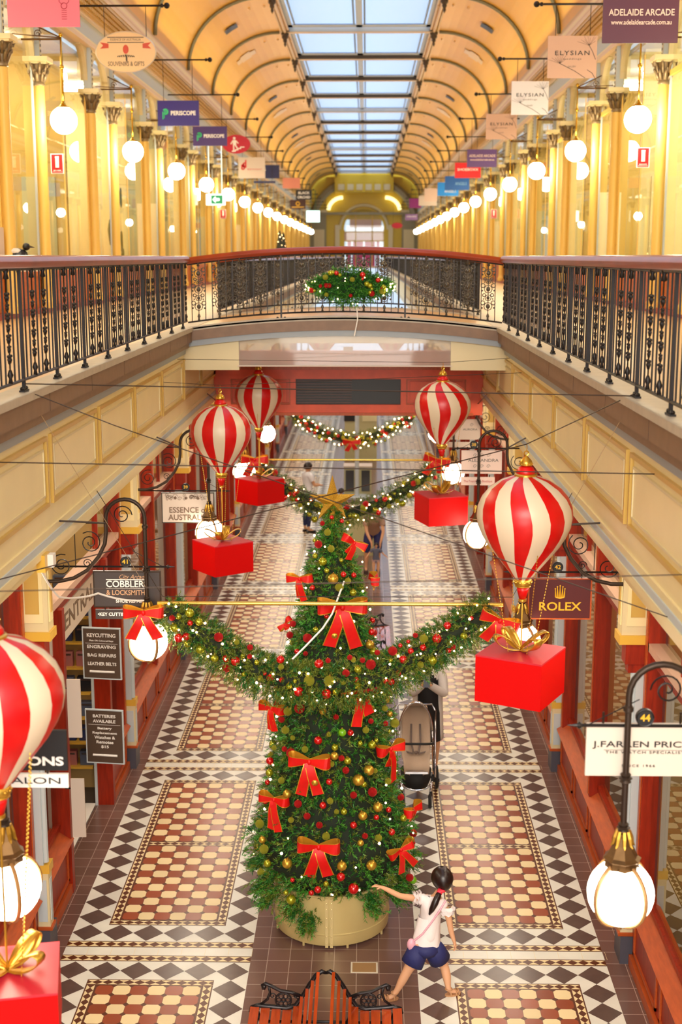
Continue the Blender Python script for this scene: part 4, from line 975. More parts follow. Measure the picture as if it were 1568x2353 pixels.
def balloon(label, loc, rz, drop, brz, twist, gl, top):
    t = thing('hot_air_balloon_ornament', label, 'balloon', loc, rz)
    put('envelope', stripes_mesh(twist), t)
    f = MB(); f.lathe([(.075,.352),(.082,.36),(.082,.37),(.07,.378)],n=20); f.lathe([(.032,.43),(.045,.435),(.048,.45),(.04,.47),(.02,.49),(.008,.5),(.0,.505)],n=16)
    for i in range(10): a=2*PI*i/10; f.sphere((.047*math.cos(a),.047*math.sin(a),.445),.006,6,4)
    f.ring((0,0,.52),.016,.005,'y',12,5); f.tube([(0,0,.535),(.004,0,.56),(0,0,.585)],.003,5)
    f.build('crown_fitting',goldr,t,smooth=35)
    f = MB(); f.lathe([(.07,.374),(.066,.395),(.05,.42),(.03,.432),(.0,.435)],n=20); f.build('top_dome',red,t,smooth=True)
    f = MB(); f.lathe([(.058,-.385),(.064,-.395),(.064,-.425),(.055,-.44),(.058,-.445),(.045,-.452)],n=20)
    for i in range(12): a=2*PI*i/12; f.sphere((.065*math.cos(a),.065*math.sin(a),-.41),.006,5,4)
    f.build('neck_band',goldr,t,smooth=35); f = MB(); f.lathe([(.022,-.535),(.03,-.54),(.03,-.555),(.016,-.565),(0,-.57)],n=14); f.build('basket_ring',goldr,t,smooth=35)
    f = MB(); f.lathe([(.045,-.45),(.04,-.48),(.024,-.54)],n=16); f.build('neck_cup',red,t,smooth=True)
    f = MB()
    for i in range(4):
        a = PI/4+PI/2*i+brz-rz
        link_chain(f,(.24*math.cos(a),.24*math.sin(a),-.165),(.10*math.cos(a),.10*math.sin(a),-drop))
    f.tube([(0,0,-.57),(0,0,-drop)],.006,6); f.build('chain',goldr,t)
    gx = thing('gift_box', gl, 'gift box', (loc[0],loc[1],loc[2]-drop), brz)
    h=.25; f = MB(); f.box(-h,h,-h,h,-.345,0,0); f.build('box',boxred,gx)
    f = MB(); f.box(-h-.001,h+.001,-h-.001,h+.001,-.01,.002,0); f.build('lid_edge',mat('pinkish_card_top',(196,40,54),.35),gx)
    w_ = .035
    for i in range(4):
        a = PI/4+PI/2*i+.2*(i%2); ca,sa=math.cos(a),math.sin(a); f = MB(); vs=[]; n=16
        for j in range(n+1):
            q=2*PI*j/n; rr=.105-.105*math.cos(q)+.0; zz=.012+ .058*(1-math.cos(q))*.9+.055*math.sin(-q)*(.4+.6*(1-math.cos(q))/2)
            wj = w_*(.35+.65*min(1,rr/.08))
            for sg in (-1,1): vs.append((rr*ca-sg*wj*sa, rr*sa+sg*wj*ca, max(zz,.006)))
        f.add(vs,[(2*j,2*j+1,2*j+3,2*j+2) for j in range(n)])
        o = f.build('ribbon_loop',goldr,gx,smooth=True); md=o.modifiers.new('s','SOLIDIFY'); md.thickness=.003
    return t
balloon('red and cream striped hot-air balloon ornament nearest on the right',(1.40,9.2,4.32),.1,.93,math.radians(-28),.35,'red gift box with gold bow hanging from the near-right balloon',0)
balloon('red and cream striped hot-air balloon ornament, nearer of the two at left centre',(-1.35,14.5,4.22),.25,1.17,math.radians(37),0,'red gift box with gold bow, lower of the two at left centre',0)
balloon('red and cream striped hot-air balloon ornament, farther of the two at left centre',(-1.26,18.6,4.20),.3,1.12,math.radians(45),-.1,'red gift box with gold bow, higher of the two at left centre',0)
balloon('red and cream striped hot-air balloon ornament, farther one on the right by the timber bulkhead',(1.18,15.7,4.38),.15,1.0,math.radians(18),.5,'red gift box with gold bow, farther of the two on the right',0)
balloon('large striped balloon ornament cut off by the left edge of the photo',(-1.52,6.0,4.06),.3,1.38,math.radians(12),.1,'large red gift box with gold ribbon at the bottom left corner',0)
for i,(x,y) in enumerate(((-.66,27.5),(.78,27.5))):
    t = thing('hot_air_balloon_ornament','distant striped balloon ornament seen over the footbridge, %s one'%['left','right'][i],'balloon',(x,y,4.55),.2)
    put('envelope',stripes_mesh(0),t); f = MB(); f.lathe([(.032,.36),(.06,.38),(.04,.45),(.0,.5)],n=12); f.build('crown_fitting',ivory,t,smooth=True)
wire('wire carrying the two distant balloons beyond the footbridge',[(-1.99,27.5,5.06),(-.66,27.5,5.04),(.78,27.5,5.04),(1.99,27.5,5.06)],r=.004)
wire('taut black wire straight across the void in front, lowest and nearest',[(-1.99,7.7,5.0),(1.99,7.7,4.94)])
wire('taut wire between the two near gallery railings at kerb level',[(-1.93,8.4,5.40),(1.93,8.1,5.36)])
wire('wire from the right railing post sloping down left past the near-right balloon',[(1.93,8.1,5.38),(1.40,9.2,4.905),(-1.99,7.7,4.27)])
wire('wire from the left railing post sloping down to the right shopfront',[(-1.93,8.4,5.36),(-1.35,8.35,5.14),(1.99,7.2,4.2)],r=.0035)
wire('wire carrying the nearer left-centre balloon across the void',[(-1.99,14.5,4.84),(-1.35,14.5,4.805),(1.99,14.5,4.95)],r=.003)
wire('wire carrying the farther left-centre balloon',[(-1.99,18.6,4.84),(-1.26,18.6,4.785),(1.99,18.6,4.9)],r=.003)
wire('wire carrying the farther right balloon',[(-1.99,15.7,5.0),(1.18,15.7,4.965),(1.99,15.7,5.02)],r=.003)
wire('wire carrying the balloon at the left edge of the photo',[(-1.99,6.0,4.68),(-1.52,6.0,4.645),(1.99,6.0,4.75)],r=.003)
wire('thin pale thread from the left railing down to the second left lantern',[(-1.93,8.4,5.38),(-1.6,10.80,3.45)],r=.002,m=mat('pale_thread',(190,160,120),.6))
wire('thin pale thread from the right railing down to the second right lantern',[(1.93,8.1,5.38),(1.6,10.80,3.45)],r=.002,m=MATS['pale_thread'])
wire('thin grey wire level with the garland pole',[(-2.0,10.8,4.3),(-1.44,10.7,3.39),(1.5,10.7,3.40),(2.0,10.8,4.3)],r=.003)
wire('white and black power cord looping from the outlet to the garland',[(-2.0,8.9,4.05),(-1.98,9.3,3.75),(-1.9,10.3,3.52),(-1.62,10.8,3.33)],r=.008,m=whitep,name='extension_cord',cat='cord',sag=.02)
t = thing('power_outlet','cream power outlet box with a white plug on the left fascia','outlet',(-1.99,8.85,4.12))
f = MB(); f.box(-.01,.05,-.07,.07,-.06,.06); f.build('outlet_box',yellow,t); f = MB(); f.box(.05,.09,0,.08,-.04,.05); f.build('plug',whitep,t)
# ================================================================ BOWS
def ribbon(f, path, wv, w0, w1=None):
    """ribbon strip along path with width direction wv; gold edges, gold back; materials 0 red 1 gold"""
    P=[Vector(p) for p in path]; n=len(P); w1=w1 or w0; a=[]; wl=w0 if isinstance(w0,list) else None; w0=0 if wl else w0; w1=0 if wl else w1
    for i in range(n):
        tg=(P[min(i+1,n-1)]-P[max(i-1,0)]).normalized(); W=Vector(wv[i] if isinstance(wv[0],(tuple,list,Vector)) else wv).normalized()
        N=tg.cross(W).normalized(); h=wl[i]/2 if wl else (w0+(w1-w0)*i/(n-1))/2; a.append((P[i],W,N,h))
    vs=[]
    for p,W,N,h in a:
        for c in (-1,-.86,.86,1): vs.append(p+W*h*c)
        for c in (-1,1): vs.append(p+W*h*c-N*.003)
    fs=[];ms=[]
    for i in range(n-1):
        o,q=i*6,(i+1)*6
        for k,mm in ((0,1),(1,0),(2,1)): f.add([],[]) ; fs.append((o+k,o+k+1,q+k+1,q+k)); ms.append(mm)
        fs.append((o+4,q+4,q+5,o+5)); ms.append(1)
        fs.append((o,q,q+4,o+4)); ms.append(1); fs.append((o+3,o+5,q+5,q+3)); ms.append(1)
    o0=len(f.v); f.v+= [tuple(v) for v in vs]; f.f += [tuple(i+o0 for i in x) for x in fs]; f.m += ms
def bow(label, loc, size, rz=0, tilt=0, yaw=0, tails=(1.0,1.0), spread=.55, group=None, roll=0):
    """front faces local -Y; size = overall width"""
    t = thing('bow', label, 'bow', loc, 0, group); t.rotation_euler = (tilt, roll, rz)
    R = size/2; w_ = size*.3
    for s in (-1,1):
        f = MB(); pts=[]
        for i in range(13):
            q=i/12; x=R*math.sin(PI*q)**.75; y=-.32*R*math.sin(2*PI*q) - .05*R; z=.16*R*math.sin(PI*q*.9)-.10*R*math.sin(PI*q)**2
            pts.append((s*x,y,z))
        ribbon(f,pts if s>0 else pts[::-1],[(.12*s*math.sin(PI*i/6),.22*math.cos(PI*i/12),1) for i in range(13)],[w_*(.42+.62*math.sin(PI*i/12)**.6) for i in range(13)]); f.build('loop',[velvet,goldf],t,smooth=30)
    for s,L in zip((-1,1),tails):
        L*=size*.85; f = MB(); pts=[(s*.03*R,-.06*R,-.02*R)]
        for i in range(1,8): q=i/7; pts.append((s*L*spread*q,-.10*R-.1*R*math.sin(PI*q*1.5),-L*q))
        ribbon(f,pts,[(1,.1,s*.25)]*8,w_*.7,w_*.95); f.build('tail',[velvet,goldf],t,smooth=30)
    f = MB(); f.sphere((0,-.07*R,0),.13*R,10,8,0,(.8,.8,1.1)); f.build('knot',velvet,t,smooth=True)
    return t
# ================================================================ CHRISTMAS TREE
TX, TY = -.03, 11.54
TR=[(.42,.30),(.52,.60),(.75,.80),(.95,.74),(1.17,.66),(1.3,.64),(1.61,.58),(1.8,.57),(2.07,.54),(2.4,.50),(2.66,.43),(3.07,.335),(3.3,.30),(3.47,.26),(3.6,.2),(3.87,.12),(4.08,.03)]
def tr(z): return float(np.interp(z,[a for a,_ in TR],[b_ for _,b_ in TR]))
needle = [mat('deep_fir_green',(34,98,30),.5,island=.45), mat('fresh_fir_green',(78,146,44),.5,island=.4), mat('olive_fir_green',(104,118,34),.5,island=.4)]
twig = mat('brown_twig',(70,48,28),.7)
def foliage(name, P, N, L, nl, per, parent, m):
    """needle sprigs: bases P, directions N"""
    n=len(P); P=np.asarray(P,float); N=np.asarray(N,float); N/=np.linalg.norm(N,axis=1,keepdims=True)
    A=np.cross(N,rng.normal(size=(n,3))); A/=np.linalg.norm(A,axis=1,keepdims=True); B=np.cross(N,A)
    Ls=L*rng.uniform(.6,1.3,n); V=[]; 
    for k in range(per):
        q=(k+.5)/per; ang=k*2.4+rng.uniform(0,6.28,n)
        rad=(A.T*np.cos(ang)+B.T*np.sin(ang)).T
        base=P+N*(Ls*q)[:,None]; base[:,2]-=.25*Ls*q*q
        tip=base+N*(nl*.75)+rad*(nl*.75)*rng.uniform(.7,1.2,n)[:,None]
        side=np.cross(tip-base,rng.normal(size=(n,3))); side/=np.linalg.norm(side,axis=1,keepdims=True); side*=.0042
        V.append(np.stack([base-side,base+side,tip],1))
    V=np.concatenate(V,0); T=len(V); me=bpy.data.meshes.new(name)
    me.vertices.add(T*3); me.vertices.foreach_set('co',V.reshape(-1)); me.loops.add(T*3); me.loops.foreach_set('vertex_index',np.arange(T*3,dtype=np.int32))
    me.polygons.add(T); me.polygons.foreach_set('loop_start',np.arange(0,T*3,3,dtype=np.int32)); 
    mi=rng.integers(0,len(m),n); mi=np.tile(mi,per); 
    for x in m: me.materials.append(x)
    me.polygons.foreach_set('material_index',mi.astype(np.int32)); me.update(calc_edges=True); me.validate()
    return put(name,me,parent)
t = thing('christmas_tree','tall green Christmas tree standing in the pale gold drum planter','tree',(TX,TY,0))
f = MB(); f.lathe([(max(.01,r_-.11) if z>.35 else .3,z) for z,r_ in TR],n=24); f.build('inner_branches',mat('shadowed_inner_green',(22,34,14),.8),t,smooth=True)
P=[];Nn=[]
zs=[]
while len(P)<7600:
    z=random.uniform(.5,4.05); R=tr(z)
    if random.random()>R/.82+.08: continue
    a=random.uniform(0,2*PI); cl=.055*math.sin(a*9+z*13)+.035*math.sin(a*17-z*29)
    r_=max(.01,R-.10+cl*(R/.6)+random.uniform(-.03,.02))
    P.append((r_*math.cos(a),r_*math.sin(a),z)); Nn.append((math.cos(a)+random.gauss(0,.45),math.sin(a)+random.gauss(0,.45),.15+random.gauss(0,.45)))
# drooping branch clumps at the bottom edge
for (ax,az,rr) in ((-2.2,.46,.70),(-1.95,.36,.66),(-.95,.50,.72),(-2.9,.5,.78),(-.15,.5,.78),(-2.6,.48,.78),(-3.3,.62,.84),(.2,.62,.82),(-.5,.5,.76)):
    for i in range(110):
        q=random.random(); P.append(((rr*.75+q*.12)*math.cos(ax)+random.gauss(0,.035),(rr*.75+q*.12)*math.sin(ax)+random.gauss(0,.035),az-q*.1+random.gauss(0,.03))); Nn.append((math.cos(ax)+random.gauss(0,.5),math.sin(ax)+random.gauss(0,.5),-.3+random.gauss(0,.4)))
foliage('foliage',P,Nn,.085,.034,15,t,needle)
f = MB(); f.tube([(0,0,.05),(0,0,4.0)],[.04,.015],8); f.build('trunk',twig,t)
# planter
t = thing('planter','pale gold riveted metal drum planter under the Christmas tree','planter',(-.04,TY,0))
f = MB(); f.lathe([(.50,.03),(.535,.03),(.54,.06),(.54,.13),(.546,.135),(.546,.145),(.54,.15),(.545,.5),(.552,.505),(.552,.52),(.53,.52),(.53,.44),(.0,.44)],n=56); f.build('drum',mat('champagne_gold_paint',(216,194,130),.34,metal=.25,spec=.6),t,smooth=35)
for a in (-PI/2-.06,-PI/2+.02):
    f = MB()
    f.box(.545*math.cos(a)-.014,.545*math.cos(a)+.014,.545*math.sin(a)-.008,.545*math.sin(a)+.006,.02,.5)
    for z in (.06,.13,.22,.31,.40,.46): f.sphere((.552*math.cos(a),.552*math.sin(a)-.002,z),.008,6,4)
    f.build('rivet_strip',mat('champagne_gold_strip',(222,200,140),.35,metal=.3),t)
f = MB(); f.lathe([(.46,0),(.48,.03),(.0,.03)],n=32); f.build('base_ring',black,t)
f = MB()
for i in range(8): a=2*PI*i/8+.3; f.lathe([(.012,0),(.012,.035)],c=(.53*math.cos(a),.53*math.sin(a),0),n=8)
f.build('foot',MATS['champagne_gold_strip'],t)
# star
t = thing('star_topper','gold glitter five-pointed star on top of the Christmas tree','star',(TX+.0,TY-.02,4.06),0)
t.rotation_euler=(.05,0,.1)
gl = mat('gold_glitter',(206,158,46),.38,metal=.6,noise=.5,nscale=160,bump=.8,bscale=220)
f = MB(); R1,R2=.20,.078; pts=[((R1 if i%2==0 else R2)*math.sin(PI*i/5),(R1 if i%2==0 else R2)*math.cos(PI*i/5)) for i in range(10)]
pts=[(x*1.08,z*(1.2 if z>.15 else 1)) for x,z in pts]
vs=[(x,0,z) for x,z in pts]+[(0,-.085,0),(0,.085,0)]
f.add(vs,[(i,(i+1)%10,10) for i in range(10)]+[((i+1)%10,i,11) for i in range(10)]); f.build('star',gl,t)
f = MB(); f.lathe([(.035,-.2),(.02,-.05),(0,-.04)],n=10); f.build('socket',gl,t)
# baubles
BM_={'R':[mat('shiny_red_bauble',(200,14,16),.15,metal=.3,coat=.6),mat('red_glitter_bauble',(214,30,34),.4,metal=.5,noise=.45,nscale=90,bump=.8,bscale=150)],
     'G':[mat('lime_gold_bauble',(166,166,30),.18,metal=.6,coat=.4),mat('lime_glitter_bauble',(178,178,52),.4,metal=.5,noise=.4,nscale=90,bump=.8,bscale=150)],
     'O':[mat('satin_gold_bauble',(206,164,58),.3,metal=.7)],'L':[mat('bright_lime_bauble',(112,176,20),.3,coat=.4)]}
BN={'R':['shiny red','red glitter'],'G':['shiny lime-gold','lime-gold glitter'],'O':['satin gold'],'L':['bright lime green']}
capm=mat('gold_bauble_cap',(190,150,60),.3,metal=.8)
BMe={}
for c in BM_:
    for i,m in enumerate(BM_[c]):
        f=MB(); f.sphere((0,0,0),1,18,12); BMe[(c,i)]=f.mesh('bauble',m,smooth=True)
f=MB(); f.lathe([(.22,.96),(.22,1.12),(.0,1.14)],n=8); f.ring((0,0,1.2),.1,.03,'y',8,4); capmesh=f.mesh('cap',capm)
bc=0
def bauble(x,y,z,r,c,where,grp,cap=True):
    global bc; bc+=1; i=(bc*7+int(x*100))%len(BM_[c])
    if r<.02: i=0
    o=bpy.data.objects.new('bauble',BMe[(c,i)]); COL.objects.link(o); o.location=(x,y,z); o.scale=(r*1.1,)*3; o.rotation_euler=(random.uniform(-.3,.3),random.uniform(-.3,.3),random.uniform(0,6))
    tag(o,'%s bauble hanging %s'%(BN[c][i],where),'bauble','%s baubles %s'%(BN[c][i],grp))
    if cap: put('cap',capmesh,o)
BT=[(-0.597,11.311,1.69,0.032,'R'),(-0.39,11.07,1.862,0.04,'R'),(-0.324,10.951,1.432,0.032,'R'),(-0.1,10.888,1.447,0.029,'R'),(-0.242,10.895,1.341,0.029,'R'),(-0.131,10.854,1.276,0.028,'R'),(0.17,10.874,1.269,0.029,'R'),(0.337,11.018,1.521,0.038,'R'),(0.169,10.933,1.526,0.029,'R'),(0.484,11.086,1.323,0.023,'R'),(0.374,10.981,1.296,0.023,'R'),(0.597,11.288,1.359,0.03,'R'),(0.513,11.049,1.126,0.028,'R'),(0.272,10.886,1.162,0.025,'R'),(0.101,10.951,1.751,0.029,'R'),(-0.045,10.926,1.653,0.027,'R'),(0.062,10.957,1.862,0.025,'R'),(-0.141,10.704,0.738,0.029,'R'),(-0.199,10.734,0.692,0.023,'R'),(0.061,10.726,0.85,0.035,'R'),(0.173,10.72,0.742,0.044,'R'),(-0.369,10.777,0.79,0.019,'R'),(0.683,11.195,0.616,0.033,'R'),(-0.424,11.028,1.492,0.036,'O'),(-0.172,10.941,1.646,0.034,'O'),(-0.0,10.953,1.881,0.033,'O'),(0.212,10.976,1.649,0.048,'O'),(0.304,11.035,1.719,0.044,'O'),(0.385,11.013,1.379,0.04,'O'),(0.252,10.92,1.337,0.038,'O'),(0.069,10.756,0.938,0.04,'O'),(0.33,10.826,0.912,0.042,'O'),(-0.418,10.843,0.915,0.042,'O'),(-0.658,11.1,1.018,0.03,'O'),(0.233,10.851,1.112,0.027,'O'),(-0.602,11.288,1.585,0.032,'G'),(-0.689,11.214,1.12,0.037,'G'),(-0.639,11.042,0.955,0.039,'G'),(-0.663,10.979,0.76,0.032,'G'),(-0.603,10.96,0.857,0.032,'G'),(-0.387,10.945,1.281,0.025,'G'),(0.086,10.881,1.392,0.027,'G'),(0.02,10.874,1.394,0.021,'G'),(-0.071,10.825,1.184,0.033,'G'),(0.116,10.965,1.835,0.031,'G'),(0.478,11.167,1.563,0.028,'G'),(0.361,11.074,1.697,0.021,'G'),(0.621,11.238,1.177,0.03,'G'),(0.259,10.993,1.604,0.025,'G'),(-0.387,10.863,0.557,0.04,'G'),(-0.432,10.852,0.63,0.021,'G'),(-0.068,10.707,0.792,0.023,'G'),(0.719,11.344,0.516,0.033,'L'),(-0.038,10.894,1.487,0.027,'G'),(-0.028,10.942,1.813,0.027,'G'),(0.392,10.938,1.121,0.03,'G'),(-0.48,11.107,1.586,0.028,'G'),(0.674,11.211,0.984,0.03,'G'),(-0.242,11.161,2.898,0.038,'R'),(-0.379,11.319,2.983,0.027,'R'),(-0.074,11.158,3.098,0.02,'R'),(-0.169,11.151,2.979,0.023,'G'),(-0.003,11.119,2.94,0.029,'O'),(0.326,11.298,2.917,0.028,'R'),(0.309,11.233,2.82,0.036,'O'),(0.345,11.248,2.752,0.035,'G'),(-0.337,11.183,2.767,0.023,'R'),(-0.259,11.129,2.766,0.02,'R'),(-0.227,11.047,2.389,0.036,'G'),(-0.312,11.076,2.278,0.043,'R'),(-0.421,11.152,2.221,0.036,'G'),(-0.184,11.021,2.313,0.021,'R'),(-0.102,11.0,2.277,0.029,'O'),(0.014,10.994,2.229,0.023,'R'),(-0.442,11.145,2.049,0.033,'G'),(-0.374,11.076,2.001,0.021,'G'),(-0.262,11.002,1.923,0.028,'G'),(-0.452,11.127,1.877,0.023,'R'),(-0.39,11.07,1.858,0.038,'R'),(-0.144,10.977,2.017,0.034,'R'),(0.069,10.983,2.09,0.033,'L'),(0.141,10.998,2.083,0.026,'R'),(-0.049,10.972,2.075,0.021,'G'),(0.004,10.959,1.96,0.028,'G'),(-0.0,10.951,1.884,0.034,'O'),(0.226,11.022,1.975,0.021,'G'),(0.332,11.084,1.939,0.033,'G'),(0.276,11.062,2.085,0.028,'G'),(0.32,11.104,2.153,0.023,'R'),(0.249,11.065,2.212,0.021,'G'),(0.329,11.129,2.266,0.023,'O'),(0.467,11.318,2.281,0.027,'O'),(0.446,11.259,2.217,0.025,'G'),(0.454,11.242,2.081,0.022,'R'),(0.541,11.462,2.006,0.039,'G'),(0.486,11.281,1.993,0.015,'G'),(-0.481,11.205,2.126,0.027,'R'),(-0.538,11.329,2.233,0.024,'R'),(0.118,10.965,1.837,0.028,'G'),(-0.555,11.261,1.834,0.022,'G'),(0.37,11.121,1.966,0.018,'G'),(-0.116,11.424,3.878,0.02,'R'),(-0.069,11.369,3.808,0.029,'G'),(-0.15,11.35,3.703,0.032,'R'),(-0.185,11.394,3.73,0.017,'G'),(-0.037,11.304,3.674,0.029,'G'),(-0.178,11.318,3.606,0.022,'G'),(-0.109,11.266,3.568,0.035,'G'),(-0.016,11.204,3.427,0.043,'O'),(0.039,11.2,3.351,0.035,'G'),(0.159,11.24,3.294,0.029,'G'),(0.113,11.232,3.4,0.027,'G'),(0.074,11.228,3.461,0.024,'R'),(0.165,11.269,3.445,0.022,'R'),(-0.072,11.225,3.495,0.021,'G'),(-0.2,11.235,3.337,0.022,'R'),(0.056,11.434,3.897,0.018,'R'),(-0.033,11.421,3.933,0.018,'R'),(-0.168,11.15,2.977,0.022,'G'),(0.054,11.271,3.578,0.017,'G')]
BG=[(-0.454,10.74,2.832,0.032,'R'),(-0.45,10.74,2.768,0.024,'G'),(-0.545,10.74,2.667,0.029,'R'),(-0.592,10.74,2.707,0.017,'R'),(-0.443,10.74,2.65,0.022,'R'),(-0.383,10.74,2.596,0.027,'G'),(-0.332,10.74,2.641,0.017,'G'),(-0.21,10.74,2.644,0.043,'G'),(-0.04,10.74,2.643,0.043,'G'),(-0.126,10.74,2.797,0.036,'R'),(-0.048,10.74,2.825,0.021,'R'),(-0.063,10.74,2.527,0.04,'R'),(0.018,10.74,2.545,0.027,'G'),(-0.302,10.74,2.548,0.04,'R'),(0.104,10.74,2.715,0.03,'R'),(0.206,10.74,2.747,0.029,'G'),(0.167,10.74,2.834,0.022,'G'),(0.138,10.74,2.853,0.022,'R'),(0.246,10.74,2.83,0.022,'R'),(0.316,10.74,2.792,0.04,'R'),(0.193,10.74,2.658,0.021,'R'),(0.204,10.74,2.606,0.029,'G'),(0.082,10.74,2.631,0.021,'G'),(0.371,10.74,2.899,0.022,'R'),(0.502,10.74,2.913,0.036,'R'),(0.592,10.74,2.838,0.032,'R'),(0.655,10.74,2.914,0.025,'R'),(0.551,10.74,2.718,0.022,'R'),(0.486,10.74,2.83,0.016,'G'),(0.449,10.74,2.646,0.027,'R'),(0.492,10.74,2.638,0.027,'R'),(0.566,10.74,2.962,0.017,'R'),(0.633,10.74,2.997,0.016,'R'),(-1.371,10.74,3.193,0.024,'R'),(-1.316,10.74,3.205,0.024,'G'),(-1.221,10.74,3.237,0.036,'G'),(-1.219,10.74,3.151,0.024,'R'),(-1.143,10.74,3.159,0.031,'G'),(-1.356,10.74,3.107,0.035,'G'),(-1.32,10.74,3.017,0.037,'R'),(-1.252,10.74,3.03,0.032,'R'),(-1.246,10.74,2.963,0.027,'G'),(-1.138,10.74,2.919,0.038,'G'),(-0.979,10.74,3.027,0.037,'R'),(-0.825,10.74,2.983,0.022,'G'),(-0.712,10.74,2.939,0.024,'R'),(-1.013,10.74,2.838,0.031,'G'),(-0.92,10.74,2.837,0.03,'R'),(-0.839,10.74,2.816,0.038,'R'),(-0.914,10.74,2.754,0.034,'R'),(-0.774,10.74,2.865,0.02,'G'),(-0.717,10.74,2.856,0.02,'R'),(-0.657,10.74,2.803,0.021,'G'),(-0.768,10.74,2.698,0.02,'G'),(-0.628,10.74,2.667,0.021,'G'),(0.962,10.74,3.139,0.031,'R'),(0.875,10.74,3.024,0.038,'R'),(1.103,10.74,3.05,0.029,'G'),(0.839,10.74,2.832,0.038,'G'),(0.693,10.74,3.052,0.021,'R'),(0.763,10.74,3.023,0.034,'G'),(0.76,10.74,2.947,0.027,'R'),(0.592,10.74,2.84,0.033,'R'),(1.013,10.74,2.948,0.024,'R'),(0.976,10.74,2.919,0.021,'R'),(0.738,10.74,2.792,0.028,'G'),(1.165,10.74,3.207,0.017,'R')]

for x,y,z,r,c in BT: bauble(x,y,z,r,c,'on the Christmas tree','on the tree')
for x,y,z,r,c in BG: bauble(x,y,z,r,c,'on the nearest garland','on the nearest garland')
for i in range(34):   # turned away from the camera side, still visible from a step aside
    a=random.choice((random.uniform(-.35,.6),random.uniform(2.5,3.5))); z=random.uniform(.6,3.3); bauble(TX+(tr(z)+.0)*math.cos(a),TY+tr(z)*math.sin(a),z,random.uniform(.022,.036),random.choice('RGRGO'),'on the Christmas tree','on the tree')
def lights(name_label, pts, m=bulbm, r=.0105):
    t = thing('fairy_lights',name_label,'string lights',(0,0,0)); f=MB()
    bm_=MB(); bm_.sphere((0,0,0),1,8,6); me=bm_.mesh('bulb',m,smooth=True)
    for p in pts[:100]:
        o=put('bulb',me,t); o.location=p; o.scale=(r*random.uniform(.7,1.3),)*3
    k=0
    while k<len(pts)-1:
        a,b_=Vector(pts[k]),Vector(pts[k+1])
        if (a-b_).length<.5: f.tube([a,(a+b_)/2-Vector((0,-.02,.02)),b_],.0016,3)
        k+=1
    f.build('cable',mat('dark_green_cable',(24,40,20),.6),t); return t
pts=[]
for i in range(80):
    z=.55+3.3*(i/79)**1.1; a=-PI/2+1.9*math.sin(i*1.37+.4*math.sin(i*.9)); R=tr(z)+.015; pts.append((TX+R*math.cos(a),TY+R*math.sin(a),z+random.uniform(-.06,.06)))
lights('warm white fairy lights wound over the Christmas tree',pts)
# tree bows
def tb(lab,p,size,a=0,**k):
    ang=math.atan2(p[1]-TY,p[0]-TX)+PI/2; bow(lab,(p[0]+.03*math.cos(ang-PI/2),p[1]+.03*math.sin(ang-PI/2),p[2]),size,rz=ang*.55+a,**k)
tb('small red bow near the top of the tree, right of centre',(.14,11.40,3.71),.26,roll=.5,tails=(.5,.7),spread=.15)
tb('red bow on the upper left of the tree',(-.29,11.32,3.40),.26,roll=-.1,tails=(.8,.9),spread=.1)
tb('red bow seen edge-on at the upper right side of the tree',(.31,11.46,3.36),.26,a=.9,tails=(.4,.4))
tb('large red bow high on the front of the tree just behind the gold pole',(.06,11.16,3.19),.44,tails=(.95,1.0),spread=.33)
tb('small red bow tail poking out at the left of the tree above the garland',(-.42,11.40,2.96),.18,roll=-.8,tails=(.3,.3))
tb('red bow on the tree front just under the garland',(.22,10.98,2.50),.36,roll=-.1,tails=(1.1,.8),spread=.22)
tb('red bow hidden mostly at the left edge of the tree under the garland',(-.54,11.3,2.20),.28,tails=(.9,.9),spread=.1)
tb('red bow on the right side of the tree beside the pram',(.47,11.26,1.84),.32,a=.2,tails=(.6,1.2),spread=.15)
tb('red bow on the front left of the tree, middle height',(-.21,10.98,1.83),.38,tails=(1.0,.95),spread=.25)
tb('red bow with gold lining on the left side of the tree',(-.52,11.09,1.42),.30,tails=(1.15,1.2),spread=.12)
tb('red bow loop at the lower right edge of the tree',(.68,11.38,1.20),.28,a=.4,tails=(.4,.4))
tb('red bow lowest on the front of the tree',(-.13,10.80,1.11),.38,tails=(.9,.85),spread=.3)
tb('red bow lowest on the right of the tree above the girl\'s hand',(.57,11.02,.98),.26,tails=(1.0,1.0),spread=.35,roll=-.4)
wire('white cable draped across the upper front of the tree',[(.08,11.22,3.40),(-.02,11.02,3.16),(-.10,10.95,3.05),(-.25,10.90,2.90),(-.36,10.85,2.80)],r=.009,m=whitep,name='extension_cord',cat='cord')
